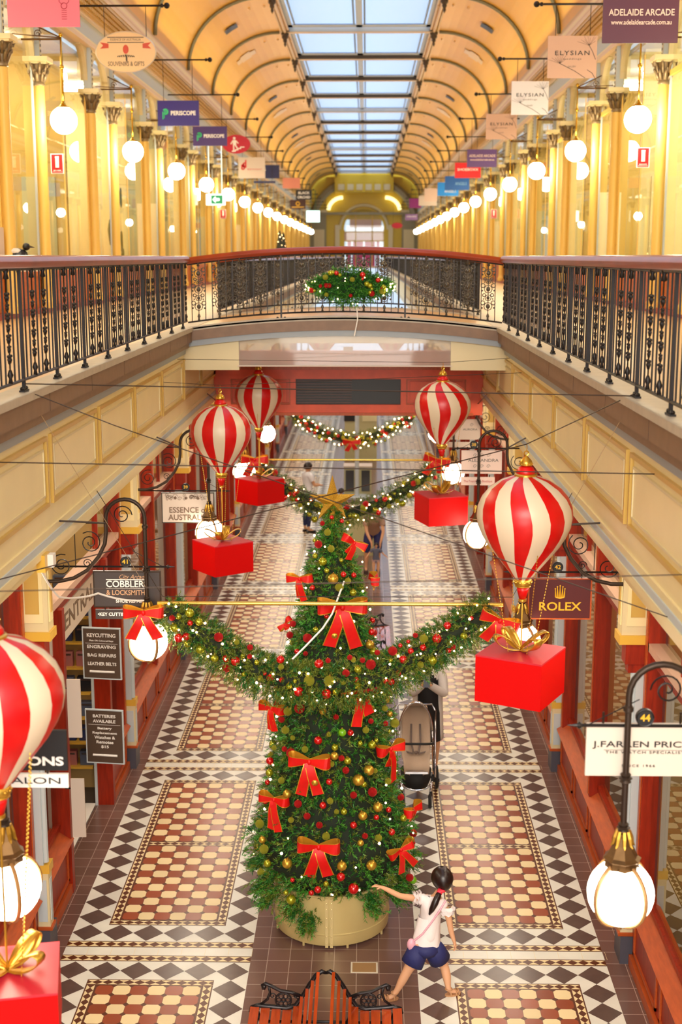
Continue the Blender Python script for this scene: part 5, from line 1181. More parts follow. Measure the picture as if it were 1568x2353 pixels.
# ================================================================ GARLANDS
def garland(label, pts, rad, n_, y, ppl, nb=0, seed=1, lab='', nl=90, sg=.02):
    t = thing('garland',label,'garland',(0,y,0)); P=[];Nn=[]; pts=np.array(pts,float)
    seg=np.r_[0,np.cumsum(np.hypot(*np.diff(pts,axis=0).T))]; Ltot=seg[-1]
    def at(q): return np.interp(q*Ltot,seg,pts[:,0]),np.interp(q*Ltot,seg,pts[:,1])
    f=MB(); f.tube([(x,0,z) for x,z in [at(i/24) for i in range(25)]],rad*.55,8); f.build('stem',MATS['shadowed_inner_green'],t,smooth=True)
    for i in range(n_):
        q=random.random(); x,z=at(q); a=random.uniform(0,2*PI); x2,z2=at(min(1,q+.02)); d=np.array([x2-x+1e-6,z2-z]); d/=np.hypot(*d)
        rr=rad*(.5+.25*random.random())*(1+.25*math.sin(PI*q))
        nx,nz=-d[1],d[0]
        P.append((x+nx*rr*math.cos(a),rr*math.sin(a),z+nz*rr*math.cos(a))); Nn.append((nx*math.cos(a)+random.gauss(0,.5),math.sin(a)+random.gauss(0,.4),nz*math.cos(a)+random.gauss(0,.4)))
    foliage('foliage',P,Nn,rad*.62,.03 if rad>.1 else .03,ppl,t,[needle[0],needle[2],needle[2]])
    B=[]
    for i in range(nb):
        q=(i+.5)/nb+random.uniform(-.01,.01); x,z=at(q); a=random.uniform(-PI*.95,.1*PI); rr=rad*1.0
        bauble(x+rr*.6*math.cos(a*1.7),y-abs(math.sin(a))*rr*.9-.01,z+rr*random.uniform(-1,.8),random.uniform(.026,.046),random.choice('RRRGGG'),'on the '+lab,'on the '+lab,cap=False)
    L=[]
    for i in range(nl):
        q=(i+.5)/nl; x,z=at(q); a=i*2.4; rr=rad*1.08; L.append((x,y-abs(math.cos(a))*rr,z+math.sin(a)*rr))
    lights('warm white fairy lights wound round the '+lab,L,r=sg)
    return t
G1=[(-1.44,3.24),(-1.28,3.10),(-1.08,2.95),(-.78,2.74),(-.56,2.64),(-.26,2.58),(-.03,2.56),(.35,2.63),(.57,2.73),(.87,2.93),(1.16,3.12),(1.36,3.24)]
garland('thick fir garland swagged across the front of the tree under the near gold pole',G1,.155,3400,10.87,14,lab='nearest garland',nl=84,sg=.0095)
G2=[(-1.36,3.06),(-1.15,2.84),(-.94,2.68),(-.54,2.44),(-.2,2.33),(-.01,2.30),(.46,2.46),(.93,2.73),(1.32,3.02)]
garland('fir garland swagged behind the tree top, second from the front',G2,.16,1800,19.85,9,nb=70,lab='second garland',nl=70,sg=.012)
G3=[(-1.34,2.80),(-1.28,2.72),(-.71,2.38),(-.13,2.22),(.2,2.22),(.63,2.38),(1.21,2.70),(1.3,2.80)]
garland('fir garland with many lights seen under the timber bulkhead',G3,.16,1200,28.85,8,nb=64,lab='far garland',nl=80,sg=.016)
for i,(y,z,x0,x1,lb) in enumerate(((10.85,3.295,-1.50,1.44,'near'),(19.85,3.155,-1.48,1.46,'second'),(28.85,3.1,-1.45,1.45,'far'))):
    f=MB(); f.tube([(x0,y,z),(x1,y,z)],.017,10); f.tube([(x0,y,z),(x0-.01,y,z)],[.018,.018],10); tag(f.build('garland_pole',mat('polished_gold_pole',(226,186,84),.22,metal=.75),smooth=40),'horizontal polished gold pole above the %s garland'%lb,'pole')
bow('red bow on the second left lantern at the end of the near gold pole',(-1.60,10.66,3.26),.34,rz=.1,tails=(.8,.8),spread=.5)
bow('red bow at the right end of the near gold pole',(1.40,10.68,3.20),.34,rz=-.2,roll=.3,tails=(.7,.7),spread=.4)
bow('red bow at the right end of the second gold pole',(1.34,19.66,3.18),.42,rz=-.3,roll=.2,tails=(.7,.5))
bow('red bow at the left end of the second gold pole behind the gift box',(-1.42,19.66,3.18),.42,tails=(.7,.5))
bow('red bow at the middle of the far garland',(-.05,28.66,2.2),.4,tails=(.6,.5))
# wreath on the footbridge rail
t = thing('wreath','fir swag with baubles and lights on the front rail of the footbridge','wreath',(.07,16.14,5.86)); P=[];Nn=[]
for i in range(1500):
    u=random.uniform(-.5,.5); hz=.23*(1-abs(u)/.55)**.8; v=random.uniform(-hz*1.05,hz); P.append((u*.95,random.uniform(-.08,.02),v-.0)); Nn.append((u*2+random.gauss(0,.5),-1+random.gauss(0,.5),v*3+random.gauss(0,.4)))
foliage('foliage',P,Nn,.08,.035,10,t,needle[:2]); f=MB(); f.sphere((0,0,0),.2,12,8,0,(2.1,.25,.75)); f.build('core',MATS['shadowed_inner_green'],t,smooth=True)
for i in range(26):
    u=random.uniform(-.5,.5); hz=.24*(1-abs(u)/.56)**.8; bauble(.07+u,16.02,5.86+random.uniform(-hz,hz),random.uniform(.018,.032),random.choice('RRGG'),'on the footbridge swag','on the footbridge swag',cap=False)
L=[]
for i in range(40):
    u=math.sin(i*2.3)*.54; hz=.25*(1-abs(u)/.58)**.8; L.append((.07+u,16.02,5.86+hz*math.cos(i*3.1)-.02))
lights('warm white fairy lights on the footbridge swag',L,r=.0085)
wire('short white cable hanging below the footbridge swag',[(.15,16.1,5.62),(.16,16.12,5.45),(.12,16.14,5.25)],r=.008,m=whitep,name='extension_cord',cat='cord')
# ================================================================ BENCHES
def bench(label, loc, rz=0, L=1.6, group=None):
    """double-sided park bench; local y along the bench, end frame at y=0, runs to -y"""
    t = thing('park_bench',label,'bench',loc,rz,group); bw = mat('orange_red_slat',(176,66,22),.2,noise=.25,nscale=8,coat=.8,stretch=(8,.6,8))
    f=MB()
    for s in (-1,1):
        for i in range(5): x=s*(.56-i*.085); z=.40-.008*i if i<4 else .41; f.add([],[]); f.box(x-.035,x+.035,-L,-.01,z-.012,z+.012)
        for i in range(4):
            q=i/3; x=s*(.19-.13*q); z=.47+.21*q; f.box(x-.012 if True else x,x+.012,-L,-.01,z-.035,z+.035)
    f.build('slats',bw,t)
    for yy in (0,-L):
        f=MB()
        for s in (-1,1):
            f.tube([(s*.60,yy,.36),(s*.585,yy,.40),(s*.53,yy,.418),(s*.42,yy,.405),(s*.31,yy,.395),(s*.24,yy,.42),(s*.185,yy,.50),(s*.13,yy,.60),(s*.08,yy,.68),(s*.03,yy,.715),(s*.0,yy,.70)],[.012]+[.018]*9+[.012],8)
            f.tube([(s*.20,yy,.50),(s*.27,yy,.53),(s*.36,yy,.545),(s*.43,yy,.585),(s*.475,yy,.605),(s*.50,yy,.59),(s*.495,yy,.565),(s*.475,yy,.565)],.014,7); f.sphere((s*.485,yy,.578),.02,8,6)
            f.tube([(s*.45,yy,.585),(s*.44,yy,.53),(s*.46,yy,.47),(s*.52,yy,.42)],.011,6)
            c=(s*.335,yy,.465); f.ring(c,.062,.008,'y',18,5); f.ring(c,.014,.006,'y',8,4)
            for i in range(6): a=2*PI*i/6; f.ring((c[0]+.036*math.cos(a),yy,c[2]+.036*math.sin(a)),.018,.005,'y',9,4)
            f.spiral((s*.235,yy,.50),.026,.005,1.2); f.spiral((s*.42,yy,.50),.025,.005,1.2)
            f.tube([(s*.2,yy,.44),(s*.26,yy,.53)],.006,5); f.tube([(s*.56,yy,.40),(s*.5,yy,.25),(s*.54,yy,.1),(s*.6,yy,0)],.02,6); f.tube([(s*.24,yy,.42),(s*.16,yy,.25),(s*.1,yy,.1),(s*.14,yy,0)],.02,6)
        f.tube([(-.52,yy,.28),(.52,yy,.28)],.012,6)
        f.build('end_frame',mat('black_cast_iron',(44,40,40),.28,metal=.6),t,smooth=True)
    return t
bench('double-sided bench with red slats and black scrolled iron ends at the bottom of the photo',(-.03,9.4,0))
bench('bench with iron arms behind the tree, right of centre',(.06,20.3,0),L=1.5)
# kiosk and post far down the centre strip
t = thing('display_kiosk','low display kiosk with dark screens far down the centre strip','kiosk',(.05,34.2,0))
f=MB(); f.box(-.36,.36,0,.5,0,.75,0); f.box(-.38,.38,-.02,.52,.75,.79,1); f.build('cabinet',[mat('pale_olive_cabinet',(196,190,140),.4),white],t)
f=MB(); 
for s in (-1,1): f.box(s*.1,s*.32,-.02,0,.12,.68,0); 
f.build('screen',mat('dark_screen',(50,48,48),.2),t)
t = thing('display_stand','pale yellow-green display stand with a dark header beyond the kiosk','stand',(.1,40.5,0))
f=MB(); f.box(-.5,.5,0,.6,0,1.5,0); f.build('body',MATS['pale_olive_cabinet'],t); f=MB(); f.box(-.52,-.05,-.03,0,1.2,1.8,0); f.build('header',black,t); f=MB(); f.box(.05,.5,-.03,0,1.2,1.8,0); f.build('header_panel',mat('cream_header',(230,220,170),.5),t)
f=MB(); f.lathe([(.09,0),(.07,.04),(.055,.1),(.055,2.9)],n=14); f.lathe([(.35,0),(.36,.05),(.0,.06)],n=20); o=f.build('bollard_post',lgrey,smooth=40); o.location=(.03,33.9,0); tag(o,'tall pale grey post rising from a round base beside the kiosk','post')
f=MB(); f.box(-.32,.32,-.5,.5,0,.9,0); o=f.build('display_table',MATS['pale_olive_cabinet']); 
f2=MB(); f2.box(-.3,.3,-.48,.48,.9,.92,0); f2.build('table_top',white,o)
o.location=(.12,27.6,0); tag(o,'pale green display table on the centre strip behind the man and toddler','table')
# ================================================================ PEOPLE
def skin_mesh(name, nodes, edges, m, sub=2, extra=None):
    keys=list(nodes); idx={k:i for i,k in enumerate(keys)}
    me=bpy.data.meshes.new(name); me.from_pydata([nodes[k][0] for k in keys],[(idx[a],idx[b_]) for a,b_ in edges],[])
    o=bpy.data.objects.new(name,me); COL.objects.link(o)
    md=o.modifiers.new('skin','SKIN'); md.use_smooth_shade=True; 
    if not me.skin_vertices: 
        bm=bmesh.new(); bm.from_mesh(me); bm.verts.layers.skin.verify(); bm.to_mesh(me); bm.free()
    for i,k in enumerate(keys):
        r_=nodes[k][1]; r_=r_ if hasattr(r_,'__len__') else (r_,r_); me.skin_vertices[0].data[i].radius=r_; me.skin_vertices[0].data[i].use_root=(i==0)
    s=o.modifiers.new('sub','SUBSURF'); s.levels=sub; s.render_levels=sub
    bpy.context.view_layer.update()
    r=bpy.data.meshes.new_from_object(o.evaluated_get(bpy.context.evaluated_depsgraph_get()))
    bpy.data.objects.remove(o); r.materials.clear(); r.materials.append(m)
    if extra:
        bm=bmesh.new(); bm.from_mesh(r)
        for e_ in extra: bm.from_mesh(e_)
        bm.to_mesh(r); bm.free()
    r.polygons.foreach_set('use_smooth',[True]*len(r.polygons)); return r
def chain(nodes, edges, start, pts):
    prev=start
    for k,p,r_ in pts: nodes[k]=(p,r_); edges.append((prev,k)); prev=k
def hand(nodes, edges, wrist, d, up_, sc=1.0, curl=.5, tag_='L', thumb=1):
    """palm and five fingers from the wrist node; d = pointing direction, up_ = back of the hand"""
    w0=Vector(nodes[wrist][0]); d=Vector(d).normalized(); u=Vector(up_); u=(u-d*u.dot(d)).normalized(); sd=d.cross(u)*thumb
    p=w0+d*.045*sc; nodes[tag_+'palm']=(p,(.024*sc,.013*sc)); edges.append((wrist,tag_+'palm'))
    for i,(off,L) in enumerate(((.021,.95),(.008,1.05),(-.006,1.0),(-.019,.8))):
        b_=p+d*.032*sc+sd*off*sc; a=b_+(d*(1-curl*.3)-u*curl*.5).normalized()*.03*L*sc; c=a+(d*(1-curl)-u*curl).normalized()*.027*L*sc
        nodes[tag_+'f%da'%i]=(b_,.0075*sc); nodes[tag_+'f%db'%i]=(a,.0068*sc); nodes[tag_+'f%dc'%i]=(c,.0055*sc)
        edges += [(tag_+'palm',tag_+'f%da'%i),(tag_+'f%da'%i,tag_+'f%db'%i),(tag_+'f%db'%i,tag_+'f%dc'%i)]
    b_=p-d*.008*sc+sd*.026*sc-u*.006*sc; c=b_+(d*.7+sd*.6-u*.3).normalized()*.032*sc
    nodes[tag_+'ta']=(b_,.0085*sc); nodes[tag_+'tb']=(c,.007*sc); edges += [(tag_+'palm',tag_+'ta'),(tag_+'ta',tag_+'tb')]
def head_mesh(c, r, face, tilt=0, m=None):
    """head with brow, nose, chin, ears looking towards the angle face (about z)"""
    f=MB(); n,k=24,18; vs=[]
    for i in range(1,k):
        th=PI*i/k
        for j in range(n):
            a=2*PI*j/n; x=math.sin(th)*math.cos(a)*.80; y=math.sin(th)*math.sin(a)*.92; z=-math.cos(th)*1.12
            if z<-.1: q=min(1,(-z-.1)/1.0); x*=1-.38*q; y=y*(1-.25*q) + (-.08*q if y<0 else .12*q)   # y<0 is the face
            if y<-.4 and abs(x)<.2: 
                if -.45<z<.12: y-=.20*(1-abs(x)/.2)*max(0,1-abs(z+.28)/.36)
            if y<-.5 and .12<abs(x)<.5 and -.12<z<.18: y+=.09
            if y<-.5 and abs(x)<.3 and -.72<z<-.52: y-=.05
            vs.append((x*r,y*r,z*r))
    vs+=[(0,-.05*r,-1.1*r),(0,0,1.12*r)]; b_=len(vs)-2
    fs=[(i*n+j,i*n+(j+1)%n,(i+1)*n+(j+1)%n,(i+1)*n+j) for i in range(k-2) for j in range(n)]+[(b_,(j+1)%n,j) for j in range(n)]+[(b_+1,(k-2)*n+j,(k-2)*n+(j+1)%n) for j in range(n)]
    f.add(vs,fs)
    for s in (-1,1): f.sphere((s*.80*r,.08*r,-.12*r),.2*r,8,6,0,(.35,.7,1.2))
    me=f.mesh('head',m or SKIN,smooth=True); me.transform(Matrix.Translation(c)@Matrix.Rotation(face,4,'Z')@Matrix.Rotation(tilt,4,'X')); return me
def face_parts(c, r, face, tilt, t, body):
    M=Matrix.Translation(c)@Matrix.Rotation(face,4,'Z')@Matrix.Rotation(tilt,4,'X')
    f=MB()
    for s in (-1,1): f.sphere((s*.3*r,-.78*r,.02*r),.09*r,8,6,0,(1.3,.5,.8)); f.tube([(s*.15*r,-.86*r,.2*r),(s*.3*r,-.85*r,.25*r),(s*.46*r,-.74*r,.2*r)],.03*r,4)
    me=f.mesh('eyes',black,smooth=True); me.transform(M); put('eyes',me,body)
    f=MB(); f.tube([(-.2*r,-.76*r,-.6*r),(0,-.84*r,-.62*r),(.2*r,-.76*r,-.6*r)],[.02*r,.06*r,.02*r],6)
    me=f.mesh('mouth',mat('lip_rose',(176,84,76),.4),smooth=True); me.transform(M); put('mouth',me,body)
def hair_cap(c, r, face, tilt, t, m, low=-.35, grow=1.13, back=.1):
    f=MB(); n,k=24,14; vs=[]
    for i in range(k+1):
        th=PI*i/k*.5 if False else i/k
        for j in range(n):
            a=2*PI*j/n; fr=max(0,-math.sin(a)); lo=low+ (1.0*fr**1.5); z=1.12-(1.12-lo)*th; z=max(z,-1.0)
            q=math.sqrt(max(0,1-(z/1.13)**2)); x=q*math.cos(a)*.82*(1-.2*max(0,-z)); y=q*math.sin(a)*.96+back*.5*q
            g=1+.02*math.sin(a*13); vs.append((x*r*grow*g,y*r*grow*g,z*r*1.06))
    f.add(vs,[(i*n+j,i*n+(j+1)%n,(i+1)*n+(j+1)%n,(i+1)*n+j) for i in range(k) for j in range(n)])
    me=f.mesh('hair',m,smooth=True); me.transform(Matrix.Translation(c)@Matrix.Rotation(face,4,'Z')@Matrix.Rotation(tilt,4,'X')); o=put('hair',me,t)
    s=o.modifiers.new('s','SOLIDIFY'); s.thickness=-.006; return o
# ---- girl by the planter, stepping away with her arm stretched to the left
GIRL = t = thing('person','girl in white ruffled top and navy shorts stepping past the planter','person',(.80,10.28,0))
O=Vector((.80,10.28,0))
def L_(x,y,z): return (x-O.x,y-O.y,z)
nd={'pelvis':(L_(.79,10.29,.43),(.085,.07))}; ed=[]
chain(nd,ed,'pelvis',[('waist',L_(.80,10.31,.54),(.075,.06)),('chest',L_(.83,10.34,.70),(.085,.062)),('upch',L_(.855,10.35,.80),(.07,.05)),('neck',L_(.885,10.35,.875),.033),('nk2',L_(.905,10.35,.93),.034)])
chain(nd,ed,'upch',[('shL',L_(.765,10.34,.845),.036),('arL',L_(.68,10.38,.835),.031),('elL',L_(.575,10.42,.83),.026),('faL',L_(.50,10.47,.845),.025),('wrL',L_(.43,10.51,.86),.018)])
hand(nd,ed,'wrL',(-1,.35,.15),(0,0,1),.78,.45,'L',thumb=-1)
chain(nd,ed,'upch',[('shR',L_(.94,10.33,.80),.036),('arR',L_(.985,10.31,.70),.031),('elR',L_(1.0,10.30,.61),.026),('faR',L_(1.01,10.30,.56),.025),('wrR',L_(1.03,10.29,.50),.018)])
hand(nd,ed,'wrR',(.3,0,-1),(1,0,.3),.78,.7,'R')
chain(nd,ed,'pelvis',[('hL',L_(.73,10.27,.40),.072),('tL',L_(.68,10.25,.32),.060),('kL',L_(.635,10.235,.235),.042),('cL',L_(.60,10.22,.17),.043),('sL',L_(.555,10.20,.09),.028),('aL',L_(.53,10.19,.05),.025),('fL',L_(.50,10.18,.028),(.027,.02)),('toeL',L_(.455,10.17,.02),(.026,.014))])
chain(nd,ed,'pelvis',[('hR',L_(.86,10.31,.40),.072),('tR',L_(.91,10.33,.32),.060),('kR',L_(.955,10.335,.235),.042),('cR',L_(.975,10.30,.16),.043),('sR',L_(.985,10.27,.09),.028),('aR',L_(.99,10.255,.055),.026),('fR',L_(1.02,10.265,.035),(.028,.02)),('toeR',L_(1.075,10.285,.025),(.026,.014))])
hc=L_(.925,10.35,1.03); fa=PI-.5+PI*0
FA=PI+.45     # she looks away from the camera, to the upper left
b=skin_mesh('body',nd,ed,SKIN,2,[head_mesh(hc,.083,FA,.1)]); bo=put('body',b,t); face_parts(hc,.083,FA,.1,t,bo)
hair_cap(hc,.084,FA,.1,t,hairm,low=-.85,grow=1.24)
f=MB(); f.tube([L_(.905,10.27,.955),L_(.885,10.23,.925),L_(.86,10.21,.875),L_(.835,10.205,.82),L_(.815,10.205,.775)],[.02,.027,.03,.024,.008],10); f.build('ponytail',hairm,t,smooth=True)
f=MB(); f.tube([L_(.912,10.285,.965),L_(.897,10.25,.942)],.024,10); f.sphere(L_(.92,10.255,.962),.018,8,6,0,(1.8,.7,.8)); f.build('hair_tie',mat('coral_red_tie',(236,50,70),.5),t,smooth=True)
wt=mat('white_cotton',(240,228,224),.7,bump=.3,bscale=30)
nd2={'a':(L_(.79,10.295,.455),(.112,.09))}; ed2=[]
chain(nd2,ed2,'a',[('b',L_(.81,10.31,.57),(.10,.08)),('c',L_(.83,10.335,.70),(.097,.073)),('d',L_(.855,10.345,.80),(.083,.062)),('e',L_(.875,10.348,.85),(.042,.036))])
chain(nd2,ed2,'d',[('sl',L_(.775,10.34,.845),.048),('sl2',L_(.735,10.355,.85),.050)]); chain(nd2,ed2,'d',[('sr',L_(.935,10.33,.81),.048),('sr2',L_(.965,10.32,.775),.050)])
put('blouse',skin_mesh('blouse',nd2,ed2,wt,2),t); BL=[(.825,10.33,.70,.098,.076),(.812,10.32,.62,.104,.082),(.803,10.31,.54,.113,.09),(.797,10.30,.46,.122,.098)]
RF=True
f=MB()
for (c,ax) in ((L_(.725,10.36,.845),0),(L_(.972,10.318,.765),1)):
    n=26
    for lay,(R,o_) in enumerate(((.062,.0),(.07,.022),(.06,-.022))):
        vs=[]
        for i in range(n+1):
            a=2*PI*i/n; wv=.008*math.sin(a*7+lay)
            if ax==0: vs += [(c[0]+.01+o_,c[1]+(R-.02)*math.cos(a),c[2]+(R-.02)*math.sin(a)),(c[0]-.012+o_+wv,c[1]+R*math.cos(a),c[2]+R*math.sin(a))]
            else: vs += [(c[0]-.006+(R-.02)*math.cos(a),c[1]+(R-.02)*math.sin(a),c[2]+.012+o_),(c[0]+R*math.cos(a),c[1]+R*math.sin(a),c[2]-.012+o_+wv)]
        f.add(vs,[(2*i,2*i+1,2*i+3,2*i+2) for i in range(n)])
f.build('sleeve_ruffle',wt,t,smooth=True)
nvy=mat('navy_cotton',(36,40,96),.7,bump=.3,bscale=25)
f=MB(); f.tube([L_(.795,10.295,.475),L_(.795,10.295,.455),L_(.79,10.29,.42),L_(.79,10.29,.38)],[.098,.115,.122,.10],20)
f.tube([L_(.745,10.28,.44),L_(.71,10.265,.37),L_(.675,10.25,.295)],[.085,.092,.097],18); f.tube([L_(.84,10.30,.44),L_(.88,10.32,.37),L_(.915,10.335,.295)],[.085,.092,.097],18)
f.build('shorts',nvy,t,smooth=True)
pb=mat('pale_pink_bag',(232,170,186),.4)
f=MB(); f.tube([L_(.955,10.29,.86),L_(.90,10.25,.78),L_(.83,10.235,.68),L_(.76,10.225,.585),L_(.69,10.23,.52)],.008,6); f.build('bag_strap',pb,t)
f=MB(); f.sphere(L_(.668,10.25,.475),.05,12,8,0,(.75,.6,1.1)); f.build('shoulder_bag',pb,t,smooth=True)
sd_=mat('tan_sandal',(190,140,96),.5); f=MB()
for (c,dx,dy) in ((L_(1.03,10.27,.0),.055,.02),(L_(.49,10.18,.0),-.055,-.012)):
    n=16; L2=math.hypot(dx,dy); ux,uy=dx/L2,dy/L2
    poly=[(c[0]+ux*.075*math.cos(a)-uy*.032*math.sin(a),c[1]+uy*.075*math.cos(a)+ux*.032*math.sin(a)) for a in [2*PI*i/n for i in range(n)]]; f.prism(poly,.002,.016,'z')
    for q in (-.03,.02,.045): f.tube([(c[0]+ux*q-uy*.034*math.cos(a),c[1]+uy*q+ux*.034*math.cos(a),.012+.034*math.sin(a)) for a in [PI*i/8 for i in range(9)]],.007,5)
    f.ring((c[0]-ux*.04,c[1]-uy*.04,.062),.029,.006,'z',12,5)
f.build('sandals',sd_,t,smooth=35)
# ---- woman with phone behind the pram
def offset_region(src, nd, ed, links, grow, m):
    """the part of a body mesh nearest to the given bones, pushed outwards: a garment"""
    ls={frozenset(l) for l in links}; segs=[(Vector(nd[a][0]),Vector(nd[b_][0]),nd[a][1],nd[b_][1],frozenset((a,b_)) in ls) for a,b_ in ed]
    mx=lambda r_:max(r_) if hasattr(r_,'__len__') else r_
    bm=bmesh.new(); bm.from_mesh(src); bm.normal_update(); kill=[]
    for fc in bm.faces:
        c=fc.calc_center_median(); best=(9,False)
        for a,b_,ra,rb,inn in segs:
            d=b_-a; q=max(0,min(1,(c-a).dot(d)/max(1e-9,d.length_squared))); ds=(c-a-d*q).length-(mx(ra)+(mx(rb)-mx(ra))*q)
            if ds<best[0]: best=(ds,inn)
        if not best[1]: kill.append(fc)
    bmesh.ops.delete(bm,geom=kill,context='FACES'); bm.normal_update()
    for v in bm.verts: v.co+=v.normal*grow
    me=bpy.data.meshes.new('garment'); bm.to_mesh(me); bm.free(); me.materials.clear(); me.materials.append(m)
    me.polygons.foreach_set('material_index',[0]*len(me.polygons)); me.polygons.foreach_set('use_smooth',[True]*len(me.polygons)); return me
def loft(rings, m, name, parent, n=20, wave=0):
    f=MB(); vs=[]
    for i,(cx,cy,z,rx,ry) in enumerate(rings):
        for j in range(n): a=2*PI*j/n; g_=1+wave*i/len(rings)*math.sin(a*6); vs.append((cx+rx*g_*math.cos(a),cy+ry*g_*math.sin(a),z))
    f.add(vs,[(i*n+j,i*n+(j+1)%n,(i+1)*n+(j+1)%n,(i+1)*n+j) for i in range(len(rings)-1) for j in range(n)]); return f.build(name,m,parent,smooth=True)
loft([(x-.80,y-10.28,z,a,b_) for x,y,z,a,b_ in BL],wt,'blouse_hem',GIRL,24,.05)
def adult(label, x, y, H, face, pose, top, legs, hair_m=hairm, low=-.9, face_show=True, skin=None):
    """pose: dict of joint positions (local, metres, facing -Y before rotation)"""
    t=thing('person',label,'person',(x,y,0),face); k=H/1.7
    g=lambda p:(p[0]*k,p[1]*k,p[2]*k); nd={'pelvis':(g(pose.get('pelvis',(0,0,.92))),(.12*k,.09*k))}; ed=[]
    ch=pose.get('chest',(0,-.0,1.25)); nk=pose.get('neck',(0,0,1.45)); hd=pose.get('head',(0,-.02,1.585)); wa=tuple((a+b_)/2 for a,b_ in zip(pose.get('pelvis',(0,0,.92)),ch))
    chain(nd,ed,'pelvis',[('waist',g(wa),(.105*k,.08*k)),('chest',g(ch),(.125*k,.085*k)),('up',g(tuple(c*.35+n_*.65 for c,n_ in zip(ch,nk))),(.095*k,.065*k)),('neck',g(nk),.048*k),('nk2',g(tuple(n_*.5+h_*.5 for n_,h_ in zip(nk,hd))),.046*k)])
    for s,T in ((-1,'L'),(1,'R')):
        sh=pose.get('sh'+T,(s*.17,nk[1],nk[2]-.06)); el=pose['el'+T]; wr=pose['wr'+T]
        m1=tuple((a+b_)/2 for a,b_ in zip(sh,el)); m2=tuple(a*.65+b_*.35 for a,b_ in zip(el,wr))
        chain(nd,ed,'up',[('sh'+T,g(sh),.05*k),('ua'+T,g(m1),.042*k),('el'+T,g(el),.034*k),('fa'+T,g(m2),.034*k),('wr'+T,g(wr),.023*k)])
        hand(nd,ed,'wr'+T,pose.get('hd'+T,(0,0,-1)),pose.get('hu'+T,(s,0,0)),1.0*k,.5,T,thumb=-s)
        kn=pose.get('kn'+T,(s*.11,-.02,.49)); an=pose.get('an'+T,(s*.10,.03,.09))
        chain(nd,ed,'pelvis',[('h'+T,g((s*.09+pose.get('pelvis',(0,0,.92))[0],pose.get('pelvis',(0,0,.92))[1],.86)),.09*k),('t'+T,g(((s*.1+kn[0])/2,(kn[1]+pose.get('pelvis',(0,0,.92))[1])/2,.68)),.08*k),('k'+T,g(kn),.056*k),('c'+T,g((kn[0]*.6+an[0]*.4,kn[1]*.6+an[1]*.4+.02,.36)),.056*k),('s'+T,g((an[0],an[1],.16)),.036*k),('a'+T,g(an),.034*k),('f'+T,g((an[0],an[1]-.06,.045)),(.038*k,.028*k)),('toe'+T,g((an[0],an[1]-.15,.03)),(.036*k,.02*k))])
    hc=g(hd); r_=.098*k; ft=pose.get('tilt',0)
    bo=put('body',skin_mesh('body',nd,ed,skin or SKIN,2,[head_mesh(hc,r_,0,ft)]),t)
    if face_show: face_parts(hc,r_,0,ft,t,bo)
    hair_cap(hc,r_,0,ft,t,hair_m,low=low,grow=1.14)
    # garments are the matching stretches of the skeleton, a little wider
    def garment(name, keys, links, m, grow, root):
        put(name,offset_region(bo.data,nd,ed,links,grow*k,m),t)
    for name,keys,links,m,grow,root in top+legs: garment(name,keys,links,m,grow,root)
    global BONES; BONES=ed
    return t,nd,k
ST=[('pelvis','waist'),('waist','chest'),('chest','up')]
SL=lambda T,full:[('up','sh'+T),('sh'+T,'ua'+T)]+([('ua'+T,'el'+T),('el'+T,'fa'+T),('fa'+T,'wr'+T)] if full else [])
SK=lambda T,full:['sh'+T,'ua'+T]+(['el'+T,'fa'+T,'wr'+T] if full else [])
LG=lambda full:[(a,b_) for T in 'LR' for a,b_ in [('pelvis','h'+T),('h'+T,'t'+T),('t'+T,'k'+T)]+([('k'+T,'c'+T),('c'+T,'s'+T)] if full else [])]
LK=lambda full:['pelvis']+[q+T for T in 'LR' for q in ['h','t','k']+(['c','s'] if full else [])]
grey=mat('pale_grey_knit',(206,196,188),.8,bump=.3,bscale=60); blk=mat('black_jersey',(22,20,22),.8)
t,nd,k=adult('woman in black dress and grey cardigan behind the pram',1.02,15.05,1.62,0,
   {'elL':(-.20,-.16,1.17),'wrL':(-.08,-.30,1.33),'elR':(.20,-.16,1.17),'wrR':(.01,-.30,1.33),'hdL':(.35,-.2,1),'hdR':(-.35,-.2,1),'huL':(-1,0,.3),'huR':(1,0,.3),'tilt':.12},
   [('dress',['pelvis','waist','chest','up'],ST,blk,.012,'pelvis')],[],low=-.9)
loft([(0,-.01,1.22,.135,.105),(0,-.015,1.1,.13,.11),(0,-.01,.98,.14,.12),(0,0,.85,.165,.13),(0,0,.7,.17,.135),(0,0,.5,.18,.14)],blk,'skirt',t,wave=.05)
n2={'c':((.0,.02,1.26),(.05,.03))}
f=MB()
for s in (-1,1):    # open cardigan: back panel and two hanging fronts
    n=10; prof=[]
    for i in range(n+1):
        q=i/n; z=1.36-q*.86; wdt=.165+.03*q; prof.append((z,wdt))
    vs=[]
    for z,wd in prof:
        for a in (0,.5,1.0,1.5,2.0,2.35): ang=PI/2-s*a; vs.append((wd*math.cos(ang)*1.02,.02+(wd*.72)*math.sin(ang)*1.0,z))
    f.add(vs,[(i*6+j,i*6+j+1,(i+1)*6+j+1,(i+1)*6+j) for i in range(n) for j in range(5)])
o=f.build('cardigan',grey,t,smooth=True); md=o.modifiers.new('s','SOLIDIFY'); md.thickness=.012
n2={'up':(nd['up'][0],(.09,.07))}; e2=[]
for T in 'LR':
    chain(n2,e2,'up',[(q+T,nd[q+T][0],(nd[q+T][1] if not hasattr(nd[q+T][1],'__len__') else nd[q+T][1][0])+.016) for q in ('sh','ua','el','fa')])
bd=[c for c in t.children if c.name.startswith('body')][0]; put('cardigan_sleeves',offset_region(bd.data,nd,BONES,[(a+T,b_+T) for T in 'LR' for a,b_ in (('sh','ua'),('ua','el'),('el','fa'),('fa','wr'))]+[('up','shL'),('up','shR')],.02,grey),t)
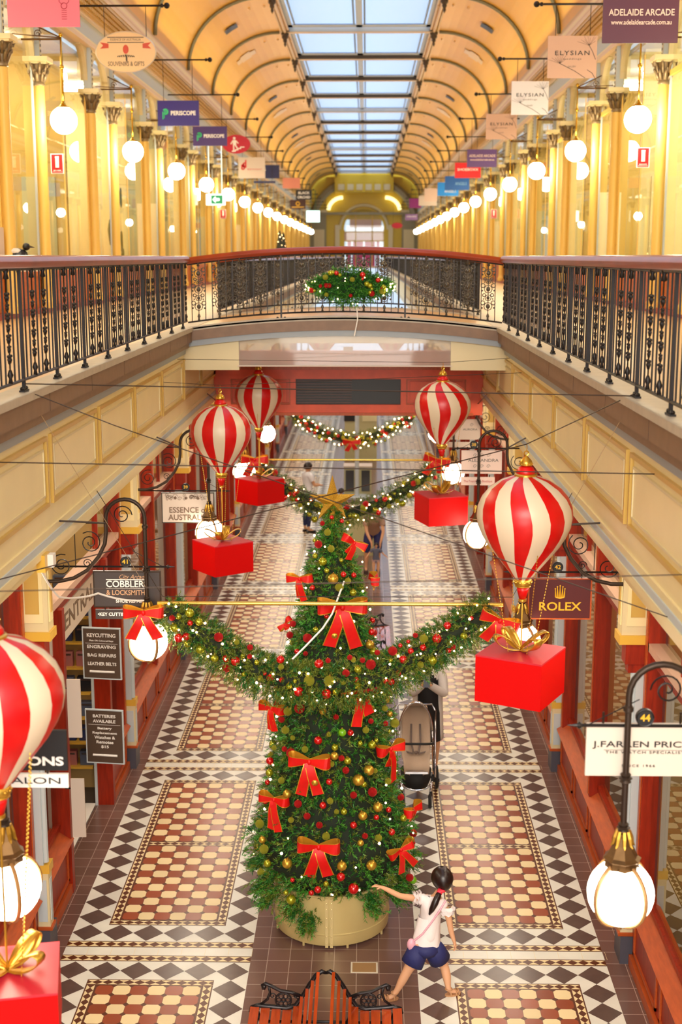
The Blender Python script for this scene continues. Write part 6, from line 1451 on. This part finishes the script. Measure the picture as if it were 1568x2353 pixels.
f=MB(); f.tube([(-.07,.05,1.5),(-.085,.02,1.38),(-.07,-.03,1.3)],[.03,.03,.008],8); f.tube([(.07,.05,1.5),(.09,.0,1.36),(.08,-.05,1.24)],[.035,.035,.008],8); f.build('long_hair',hairm,t,smooth=True)
f=MB()
for s in (-1,1): f.box(s*.1-.045,s*.1+.045,-.15,.06,0,.05)
f.build('shoes',black,t)
f=MB(); f.box(-.038,.038,-.006,.006,-.075,.075,0); f.box(-.03,-.008,-.008,-.006,.045,.065,1); o=f.build('mobile_phone',[mat('dark_grey_phone',(66,68,80),.3),black]); o.location=(.985,14.68,1.345); o.rotation_euler=(-.15,0,0); tag(o,'dark grey mobile phone held up by the woman behind the pram','phone')
# ---- pram
t=thing('pram','chrome-framed pram with beige seat and black basket beside the tree','pram',(.86,14.45,0),0)
chr_=mat('chrome',(200,200,206),.12,metal=1); bei=mat('beige_padding',(190,164,140),.8,bump=.3,bscale=30); rub=mat('black_rubber',(28,28,28),.7)
f=MB(); n=14; hood=[]
for i in range(9):
    ph=PI/2*i/8*1.1
    for j in range(n+1): a=PI*j/n; hood.append((.185*math.cos(a),.06+.26*math.sin(ph)*.9,.80+ (.34*math.sin(a))*math.cos(ph*.75)+.02*math.sin(ph)))
f.add(hood,[(i*(n+1)+j,i*(n+1)+j+1,(i+1)*(n+1)+j+1,(i+1)*(n+1)+j) for i in range(8) for j in range(n)]); o=f.build('hood',bei,t,smooth=True); md=o.modifiers.new('s','SOLIDIFY'); md.thickness=.01
f=MB(); f.tube([(.19*math.cos(PI*j/14),.05,.80+.35*math.sin(PI*j/14)) for j in range(15)],.011,8); f.tube([(-.19,.05,.80),(-.2,.03,.62)],.011,8); f.tube([(.19,.05,.80),(.2,.03,.62)],.011,8)
for s in (-1,1): f.tube([(s*.235,.32,.95),(s*.225,.0,.5),(s*.22,-.12,.3)],.012,8); f.tube([(s*.22,.1,.62),(s*.22,.28,.22)],.012,8); f.tube([(s*.18,-.24,.30),(s*.16,-.30,.2)],.014,8)
f.tube([(-.235,.32,.95),(-.2,.40,1.0),(.2,.40,1.0),(.235,.32,.95)],.013,8); f.tube([(.17*math.cos(PI+PI*j/10),-.26+.0*j,.30+.1*math.sin(PI+PI*j/10)) for j in range(11)],.012,8)
f.build('chrome_frame',chr_,t,smooth=True)
f=MB(); vs=[]
for (y,z,w2) in ((.24,1.02,.13),(.20,.9,.165),(.12,.72,.17),(.05,.58,.17),(-.06,.52,.165),(-.17,.50,.15),(-.21,.44,.15),(-.22,.36,.14)):
    for q in (-1,-.85,-.5,0,.5,.85,1): vs.append((w2*q,y-.05*(abs(q)>.8),z+.04*(abs(q)>.8)))
f.add(vs,[(i*7+j,i*7+j+1,(i+1)*7+j+1,(i+1)*7+j) for i in range(7) for j in range(6)]); o=f.build('seat',bei,t,smooth=True); md=o.modifiers.new('s','SOLIDIFY'); md.thickness=.03
f=MB()
for s in (-1,1): f.tube([(s*.05,.17,.84),(s*.055,.06,.66),(s*.03,-.03,.57)],.011,6); f.tube([(s*.12,-.01,.57),(s*.03,-.05,.56)],.011,6)
f.sphere((0,-.04,.57),.022,8,6); f.build('harness',mat('grey_webbing',(120,104,96),.7),t)
f=MB(); f.tube([(-.2,.03,.66),(-.19,-.1,.70),(-.1,-.15,.715),(.1,-.15,.715),(.19,-.1,.70),(.2,.03,.66)],.015,8); f.build('bumper_bar',rub,t,smooth=True)
f=MB(); f.lathe([(.0,.12),(.13,.16),(.17,.26),(.18,.38),(.165,.38),(.155,.27),(.0,.17)],c=(0,-.06,0),n=20); f.build('basket',rub,t,smooth=True)
f=MB()
for i,(x,y,c) in enumerate(((-.05,-.12,0),(.07,-.1,1),(.02,-.02,2),(-.09,-.02,1))): f.sphere((x,y,.33),.05,8,6,c,(1,.8,.7))
f.build('basket_bags',[mat('teal_fabric',(10,120,120),.6),blk,mat('amber_fabric',(190,110,30),.6)],t,smooth=True)
f=MB(); f.box(-.13,.13,-.27,-.2,.4,.425); f.build('footrest',chr_,t)
for (x,y,r_) in ((-.155,-.30,.085),(.155,-.30,.085),(-.26,.28,.14),(.26,.28,.14)):
    f=MB(); f.ring((x,y,r_),r_-.018,.018,'x',20,8); f.tube([(x-.012,y,r_),(x+.012,y,r_)],.03,10)
    for i in range(5): a=2*PI*i/5; f.tube([(x,y,r_),(x,y+(r_-.02)*math.cos(a),r_+(r_-.02)*math.sin(a))],.006,4)
    f.build('wheel',rub,t)
f=MB(); f.tube([(-.26,.28,.14),(.26,.28,.14)],.01,6)
for s in (-1,1): f.tube([(s*.155,-.30,.085),(s*.17,-.22,.2),(s*.2,-.05,.3)],.016,6); f.tube([(s*.25,.28,.14),(s*.22,.1,.32)],.016,6)
f.build('leg_frame',rub,t)
# ---- man bending over a toddler
khk=mat('taupe_shirt',(168,134,112),.8)
SKN=None
t,nd,k=adult('man in taupe shirt and navy shorts bending forward over a toddler behind the tree',.42,25.5,1.62,0,
  {'pelvis':(0,.12,.88),'chest':(0,-.12,1.12),'neck':(0,-.22,1.26),'head':(0,-.34,1.36),'tilt':.55,'shL':(-.17,-.2,1.2),'shR':(.17,-.2,1.2),'elL':(-.14,-.32,.95),'wrL':(-.04,-.42,.75),'elR':(.20,-.32,.95),'wrR':(.14,-.42,.74),'knL':(-.14,.0,.48),'anL':(-.15,.1,.09),'knR':(.1,.0,.48),'anR':(.1,.1,.09)},
  [('shirt',['pelvis','waist','chest','up']+SK('L',False)+SK('R',False),ST+SL('L',False)+SL('R',False),khk,.022,'pelvis')],[('shorts',LK(False),LG(False),nvy,.018,'pelvis')],low=-.3,face_show=False)
f=MB(); f.sphere((0,-.40*k,1.30*k),.05,10,8,0,(1,.8,1)); f.build('face_mask',mat('pale_mask',(220,210,205),.7),t,smooth=True)
f=MB()
for x in (-.15,.1): f.box((x-.045)*k,(x+.045)*k,-.08*k,.15*k,0,.07*k)
f.build('shoes',mat('dark_brown_shoe',(60,36,26),.5),t)
def toddler(label,x,y,H,rz,topm,legm,skn=None):
    return adult(label,x,y,H,rz,{'elL':(-.34,-.05,1.2),'wrL':(-.46,-.12,1.05),'elR':(.34,-.05,1.2),'wrR':(.48,-.1,1.1),'hdL':(-.5,0,-1),'hdR':(.5,0,-1),'head':(0,-.02,1.60),'knL':(-.1,-.06,.46)},
      [('top',['pelvis','waist','chest','up']+SK('L',False)+SK('R',False),ST+SL('L',False)+SL('R',False),topm,.03,'pelvis')],[('shorts',['pelvis','hL','hR'],[('pelvis','hL'),('pelvis','hR')],legm,.03,'pelvis')],low=-.5)
toddler('toddler in a blue-grey top with arms out, standing before the bending man',.47,24.95,.74,0,mat('blue_grey_cotton',(96,98,116),.8),mat('dusty_pink_cotton',(190,150,140),.8))
dn=mat('indigo_denim',(34,40,84),.8); wht=mat('white_shirt',(236,234,238),.8)
t,nd,k=adult('woman in white T-shirt and dark jeans standing far behind the tree top',-1.06,29.5,1.62,PI/2+.5,
  {'elL':(-.2,-.08,1.16),'wrL':(-.10,-.26,1.14),'elR':(.2,-.08,1.16),'wrR':(.08,-.26,1.14),'hdL':(.4,-1,0),'hdR':(-.4,-1,0),'huL':(0,0,1),'huR':(0,0,1)},
  [('shirt',['pelvis','waist','chest','up']+SK('L',False)+SK('R',False),ST+SL('L',False)+SL('R',False),wht,.03,'pelvis')],[('jeans',LK(True),LG(True),dn,.008,'pelvis')],low=-.3)
f=MB()
for s in (-1,1): f.box(s*.1*k-.04,s*.1*k+.04,-.14,.07,0,.05)
f.build('shoes',black,t)
toddler('small child in white behind the star of the tree',-.30,29.3,1.05,2.2,wht,MATS['dusty_pink_cotton'])
